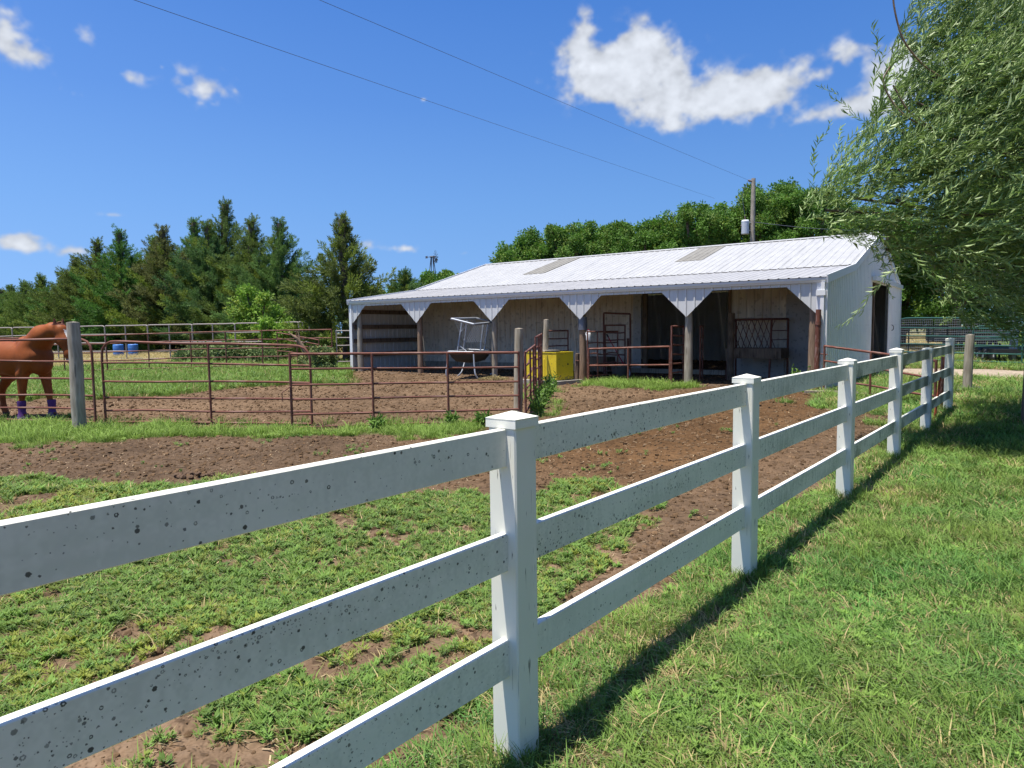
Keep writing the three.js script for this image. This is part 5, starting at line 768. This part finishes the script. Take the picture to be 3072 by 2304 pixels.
  // leafy weeds that stand up
  const plant = (x, z, h, seed, label) => { const q = rng(seed), t = thing('leafy_weed', label, 'weed', [x, groundY(x, z), z], 0, 'tall weeds'), stems = [], pos = [], idx = []; for (let i = 0; i < 9; i++) { const a = q() * 6.28, d = new V3(Math.cos(a) * 0.55 * q(), 1, Math.sin(a) * 0.55 * q()).normalize(), L = h * (0.6 + q() * 0.5), b = new V3(Math.cos(a) * 0.05, 0, Math.sin(a) * 0.05); stems.push(pipe(b.toArray(), b.clone().addScaledVector(d, L).toArray(), 0.006, 0.003, 5)); for (let k = 0; k < 15; k++) { const e = d.clone().multiplyScalar(0.25).add(ball(q)).add(new V3(0, 0.1, 0)).normalize(); leaf(pos, idx, b.clone().addScaledVector(d, L * (0.15 + k * 0.06)), e, perp(e, q), 0.09 + q() * 0.05, 0.035, 0.25); } } part('stems', stems, fol.weed, t); part('leaves', raw(pos, idx), fol.weed, t); };
  [[0.56, -13.6, 0.36], [0.68, -14.5, 0.38], [0.5, -12.9, 0.3], [0.82, -15.6, 0.34], [0.95, -17.2, 0.36]].forEach(([x, z, h], i) => plant(x, z, h, 60 + i, 'bushy green weed growing along the angled corral panel'));
  plant(6.62, -16.0, 0.55, 70, 'leafy green weed at the foot of the barn corner pipe');
  for (const [x, z] of [[-2.2, -11.35], [-1.0, -11.7], [-0.5, -11.6]]) plant(x, z, 0.2, 71 + Math.floor(x * -10), 'low green weed at the foot of the square gate');
}

// ---------------------------------------------------------------- the horse, built about its own axes: x forward, y up, z to its right
{
  const caps = []; const C = (a, b, ra, rb) => caps.push([new V3(...a), new V3(...b), ra, rb]);
  C([-0.95, 1.22, 0], [-0.35, 1.16, 0], 0.33, 0.335); C([-0.35, 1.16, 0], [0.12, 1.2, 0], 0.335, 0.3); C([0.1, 1.36, 0], [-0.1, 1.44, 0], 0.2, 0.17); C([0.18, 1.18, 0], [0.24, 1.05, 0], 0.25, 0.2);
  C([0.08, 1.36, 0], [0.34, 1.6, 0], 0.26, 0.215); C([0.34, 1.6, 0], [0.6, 1.71, 0], 0.215, 0.15); C([0.6, 1.71, 0], [0.78, 1.71, 0], 0.15, 0.115);
  C([0.78, 1.71, 0], [0.87, 1.52, 0], 0.115, 0.115); C([0.79, 1.53, 0], [0.86, 1.45, 0], 0.115, 0.09); C([0.87, 1.52, 0], [0.95, 1.26, 0], 0.105, 0.075); C([0.95, 1.26, 0], [0.98, 1.14, 0], 0.075, 0.068);
  for (const [s, fx] of [[1, -0.1], [-1, 0.25]]) { const z = 0.17 * s; C([0.12, 1.15, z * 0.7], [lerp(0.02, fx, 0.45), 0.88, z], 0.17, 0.11); C([lerp(0.02, fx, 0.45), 0.88, z], [lerp(0.02, fx, 0.75), 0.5, z], 0.105, 0.066); C([lerp(0.02, fx, 0.75), 0.5, z], [fx - 0.02, 0.2, z], 0.055, 0.045); C([fx - 0.02, 0.2, z], [fx + 0.03, 0.06, z], 0.05, 0.06); }
  for (const s of [1, -1]) { const z = 0.17 * s, fx = s > 0 ? -1.25 : -1.05; C([-0.95, 1.2, z * 0.6], [fx + 0.28, 0.86, z], 0.25, 0.15); C([fx + 0.28, 0.86, z], [fx + 0.02, 0.55, z], 0.12, 0.07); C([fx + 0.02, 0.55, z], [fx + 0.04, 0.2, z], 0.06, 0.05); C([fx + 0.04, 0.2, z], [fx + 0.1, 0.06, z], 0.052, 0.062); }
  for (const s of [1, -1]) C([0.75, 1.79, 0.075 * s], [0.75, 1.93, 0.09 * s], 0.042, 0.016);
  const tmp = new V3(), ba = new V3(), sdf = (x, y, z) => {
    let d = 9; tmp.set(x, y, z);
    for (const [a, b, ra, rb] of caps) { ba.subVectors(b, a); const h = clamp(((x - a.x) * ba.x + (y - a.y) * ba.y + (z - a.z) * ba.z) / ba.lengthSq()), q = Math.hypot(x - a.x - ba.x * h, y - a.y - ba.y * h, z - a.z - ba.z * h) - lerp(ra, rb, h); const k = 0.045, m = Math.max(k - Math.abs(d - q), 0) / k; d = Math.min(d, q) - m * m * k * 0.25; }
    return d;
  };
  function nets(lo, hi, c) {
    const n = lo.map((l, i) => Math.ceil((hi[i] - l) / c) + 1), F = new Float32Array(n[0] * n[1] * n[2]), at = (i, j, k) => (k * n[1] + j) * n[0] + i, vid = new Int32Array(F.length).fill(-1), pos = [], idx = [];
    for (let k = 0; k < n[2]; k++) for (let j = 0; j < n[1]; j++) for (let i = 0; i < n[0]; i++) F[at(i, j, k)] = sdf(lo[0] + i * c, lo[1] + j * c, lo[2] + k * c);
    for (let k = 0; k + 1 < n[2]; k++) for (let j = 0; j + 1 < n[1]; j++) for (let i = 0; i + 1 < n[0]; i++) {
      const s = [0, 0, 0]; let m = 0; const val = []; for (let q = 0; q < 8; q++) val.push(F[at(i + (q & 1), j + ((q >> 1) & 1), k + (q >> 2))]);
      for (let q = 0; q < 8; q++) for (const b of [1, 2, 4]) if (!(q & b) && (val[q] < 0) !== (val[q | b] < 0)) { const t = val[q] / (val[q] - val[q | b]); s[0] += (q & 1) + (b === 1 ? t : 0); s[1] += ((q >> 1) & 1) + (b === 2 ? t : 0); s[2] += (q >> 2) + (b === 4 ? t : 0); m++; }
      if (m) { vid[at(i, j, k)] = pos.length / 3; pos.push(lo[0] + (i + s[0] / m) * c, lo[1] + (j + s[1] / m) * c, lo[2] + (k + s[2] / m) * c); }
    }
    const quad = (a, b, d, e, flip) => { if (a < 0 || b < 0 || d < 0 || e < 0) return; flip ? idx.push(a, d, b, a, e, d) : idx.push(a, b, d, a, d, e); };
    for (let k = 1; k + 1 < n[2]; k++) for (let j = 1; j + 1 < n[1]; j++) for (let i = 1; i + 1 < n[0]; i++) {
      const v = F[at(i, j, k)] < 0;
      if (v !== F[at(i + 1, j, k)] < 0) quad(vid[at(i, j - 1, k - 1)], vid[at(i, j, k - 1)], vid[at(i, j, k)], vid[at(i, j - 1, k)], !v);
      if (v !== F[at(i, j + 1, k)] < 0) quad(vid[at(i - 1, j, k - 1)], vid[at(i - 1, j, k)], vid[at(i, j, k)], vid[at(i, j, k - 1)], !v);
      if (v !== F[at(i, j, k + 1)] < 0) quad(vid[at(i - 1, j - 1, k)], vid[at(i, j - 1, k)], vid[at(i, j, k)], vid[at(i - 1, j, k)], !v);
    }
    return raw(pos, idx);
  }
  const f = [0.96, -0.28], P = [-9.36, 13.6], horse = thing('horse', 'chestnut horse with a white blaze and purple leg boots standing behind the rusty gate', 'horse', [P[0], lie(P[0], -P[1]), -P[1]], Math.atan2(-f[1] * -1, f[0]));
  horse.rotation.y = Math.atan2(f[1], f[0]); // x axis to (0.88, -0.47) across the ground
  const g = nets([-1.45, -0.03, -0.48], [1.15, 2.02, 0.48], 0.02), p = g.attributes.position, col = [];
  for (let i = 0; i < p.count; i++) {
    const x = p.getX(i), y = p.getY(i), z = p.getZ(i), v = 0.75 + 0.35 * fbm3(x * 5, y * 5, z * 5, 3) + 0.25 * (n3(x * 40, y * 14, z * 40) - 0.5); let c = [0.28 * v, 0.078 * v, 0.018 * v]; const belly = n3(x * 2.2, y * 2.2, z * 2.2); c = mix3(c, [0.16, 0.042, 0.012], clamp((belly - 0.45) * 1.2));
    if (y < 0.085) c = [0.05, 0.04, 0.035]; if (x > 0.68 && y > 1.815) c = [0.07, 0.02, 0.01];
    const front = x > 0.83 && y < 1.72 && Math.abs(z) < 0.028 + 0.012 * n2(y * 30, z * 30, 3) && (x - 0.78) > (1.71 - y) * 0.31 + 0.035; if (front) c = [0.72, 0.68, 0.62]; if (y < 1.16 && x > 0.9 && y > 1.0) c = [0.3, 0.22, 0.2];
    col.push(...c);
  }
  g.setAttribute('color', new THREE.Float32BufferAttribute(col, 3)); part('body', g, new THREE.MeshPhysicalMaterial({ vertexColors: true, roughness: 0.55, specularIntensity: 0.4, side: THREE.DoubleSide }), horse);
  const R = rng(90), mane = []; for (let i = 0; i < 90; i++) { const t = R(), a = new V3(lerp(0.05, 0.74, t), lerp(1.6, 1.83, Math.pow(t, 0.6)) + 0.03, 0.02), L = 0.18 + R() * 0.14; mane.push(tube([a.toArray(), [a.x + 0.03 * R(), a.y + 0.02, a.z - 0.1], [a.x + 0.05 * R(), a.y - L * 0.5, a.z - 0.17], [a.x + 0.06 * (R() - 0.3), a.y - L, a.z - 0.2]], 0.008, 4, 2)); }
  for (let i = 0; i < 16; i++) { const z = (R() - 0.5) * 0.09; mane.push(tube([[0.78, 1.82, z], [0.86, 1.78, z * 1.3], [0.9, 1.66 - R() * 0.06, z * 1.6]], 0.007, 4, 2)); }
  part('mane', mane, std({ color: lin(0.2, 0.07, 0.025), roughness: 0.7 }), horse);
  const tail = []; for (let i = 0; i < 26; i++) { const z = (R() - 0.5) * 0.12; tail.push(tube([[-1.26, 1.32, z * 0.3], [-1.42, 1.2, z], [-1.45, 0.8, z * 1.2], [-1.42 + R() * 0.05, 0.4 + R() * 0.15, z]], 0.014, 4, 3)); } part('tail', tail, std({ color: lin(0.18, 0.06, 0.022), roughness: 0.7 }), horse);
  for (const s of [1, -1]) { part('eye', new THREE.SphereGeometry(0.022, 10, 8).translate(0.875, 1.56, 0.094 * s), std({ color: lin(0.01, 0.008, 0.006), roughness: 0.1 }), horse); part('nostril', new THREE.SphereGeometry(0.016, 8, 6).scale(0.7, 1.2, 0.6).translate(1.02, 1.15, 0.045 * s), mat.black, horse); }
  for (const [s, fx] of [[1, -0.1], [-1, 0.25]]) { const b = new THREE.LatheGeometry([[0.072, 0.36], [0.078, 0.33], [0.07, 0.24], [0.064, 0.16], [0.074, 0.1], [0.094, 0.035], [0.098, 0.015]].map((q) => new THREE.Vector2(...q)), 16); b.translate(fx, 0, 0.17 * s); part('leg_boot', b, std({ color: lin(0.085, 0.02, 0.16), roughness: 0.6 }), horse, 'purple leg boot'); }
}

renderer.render(scene, camera);
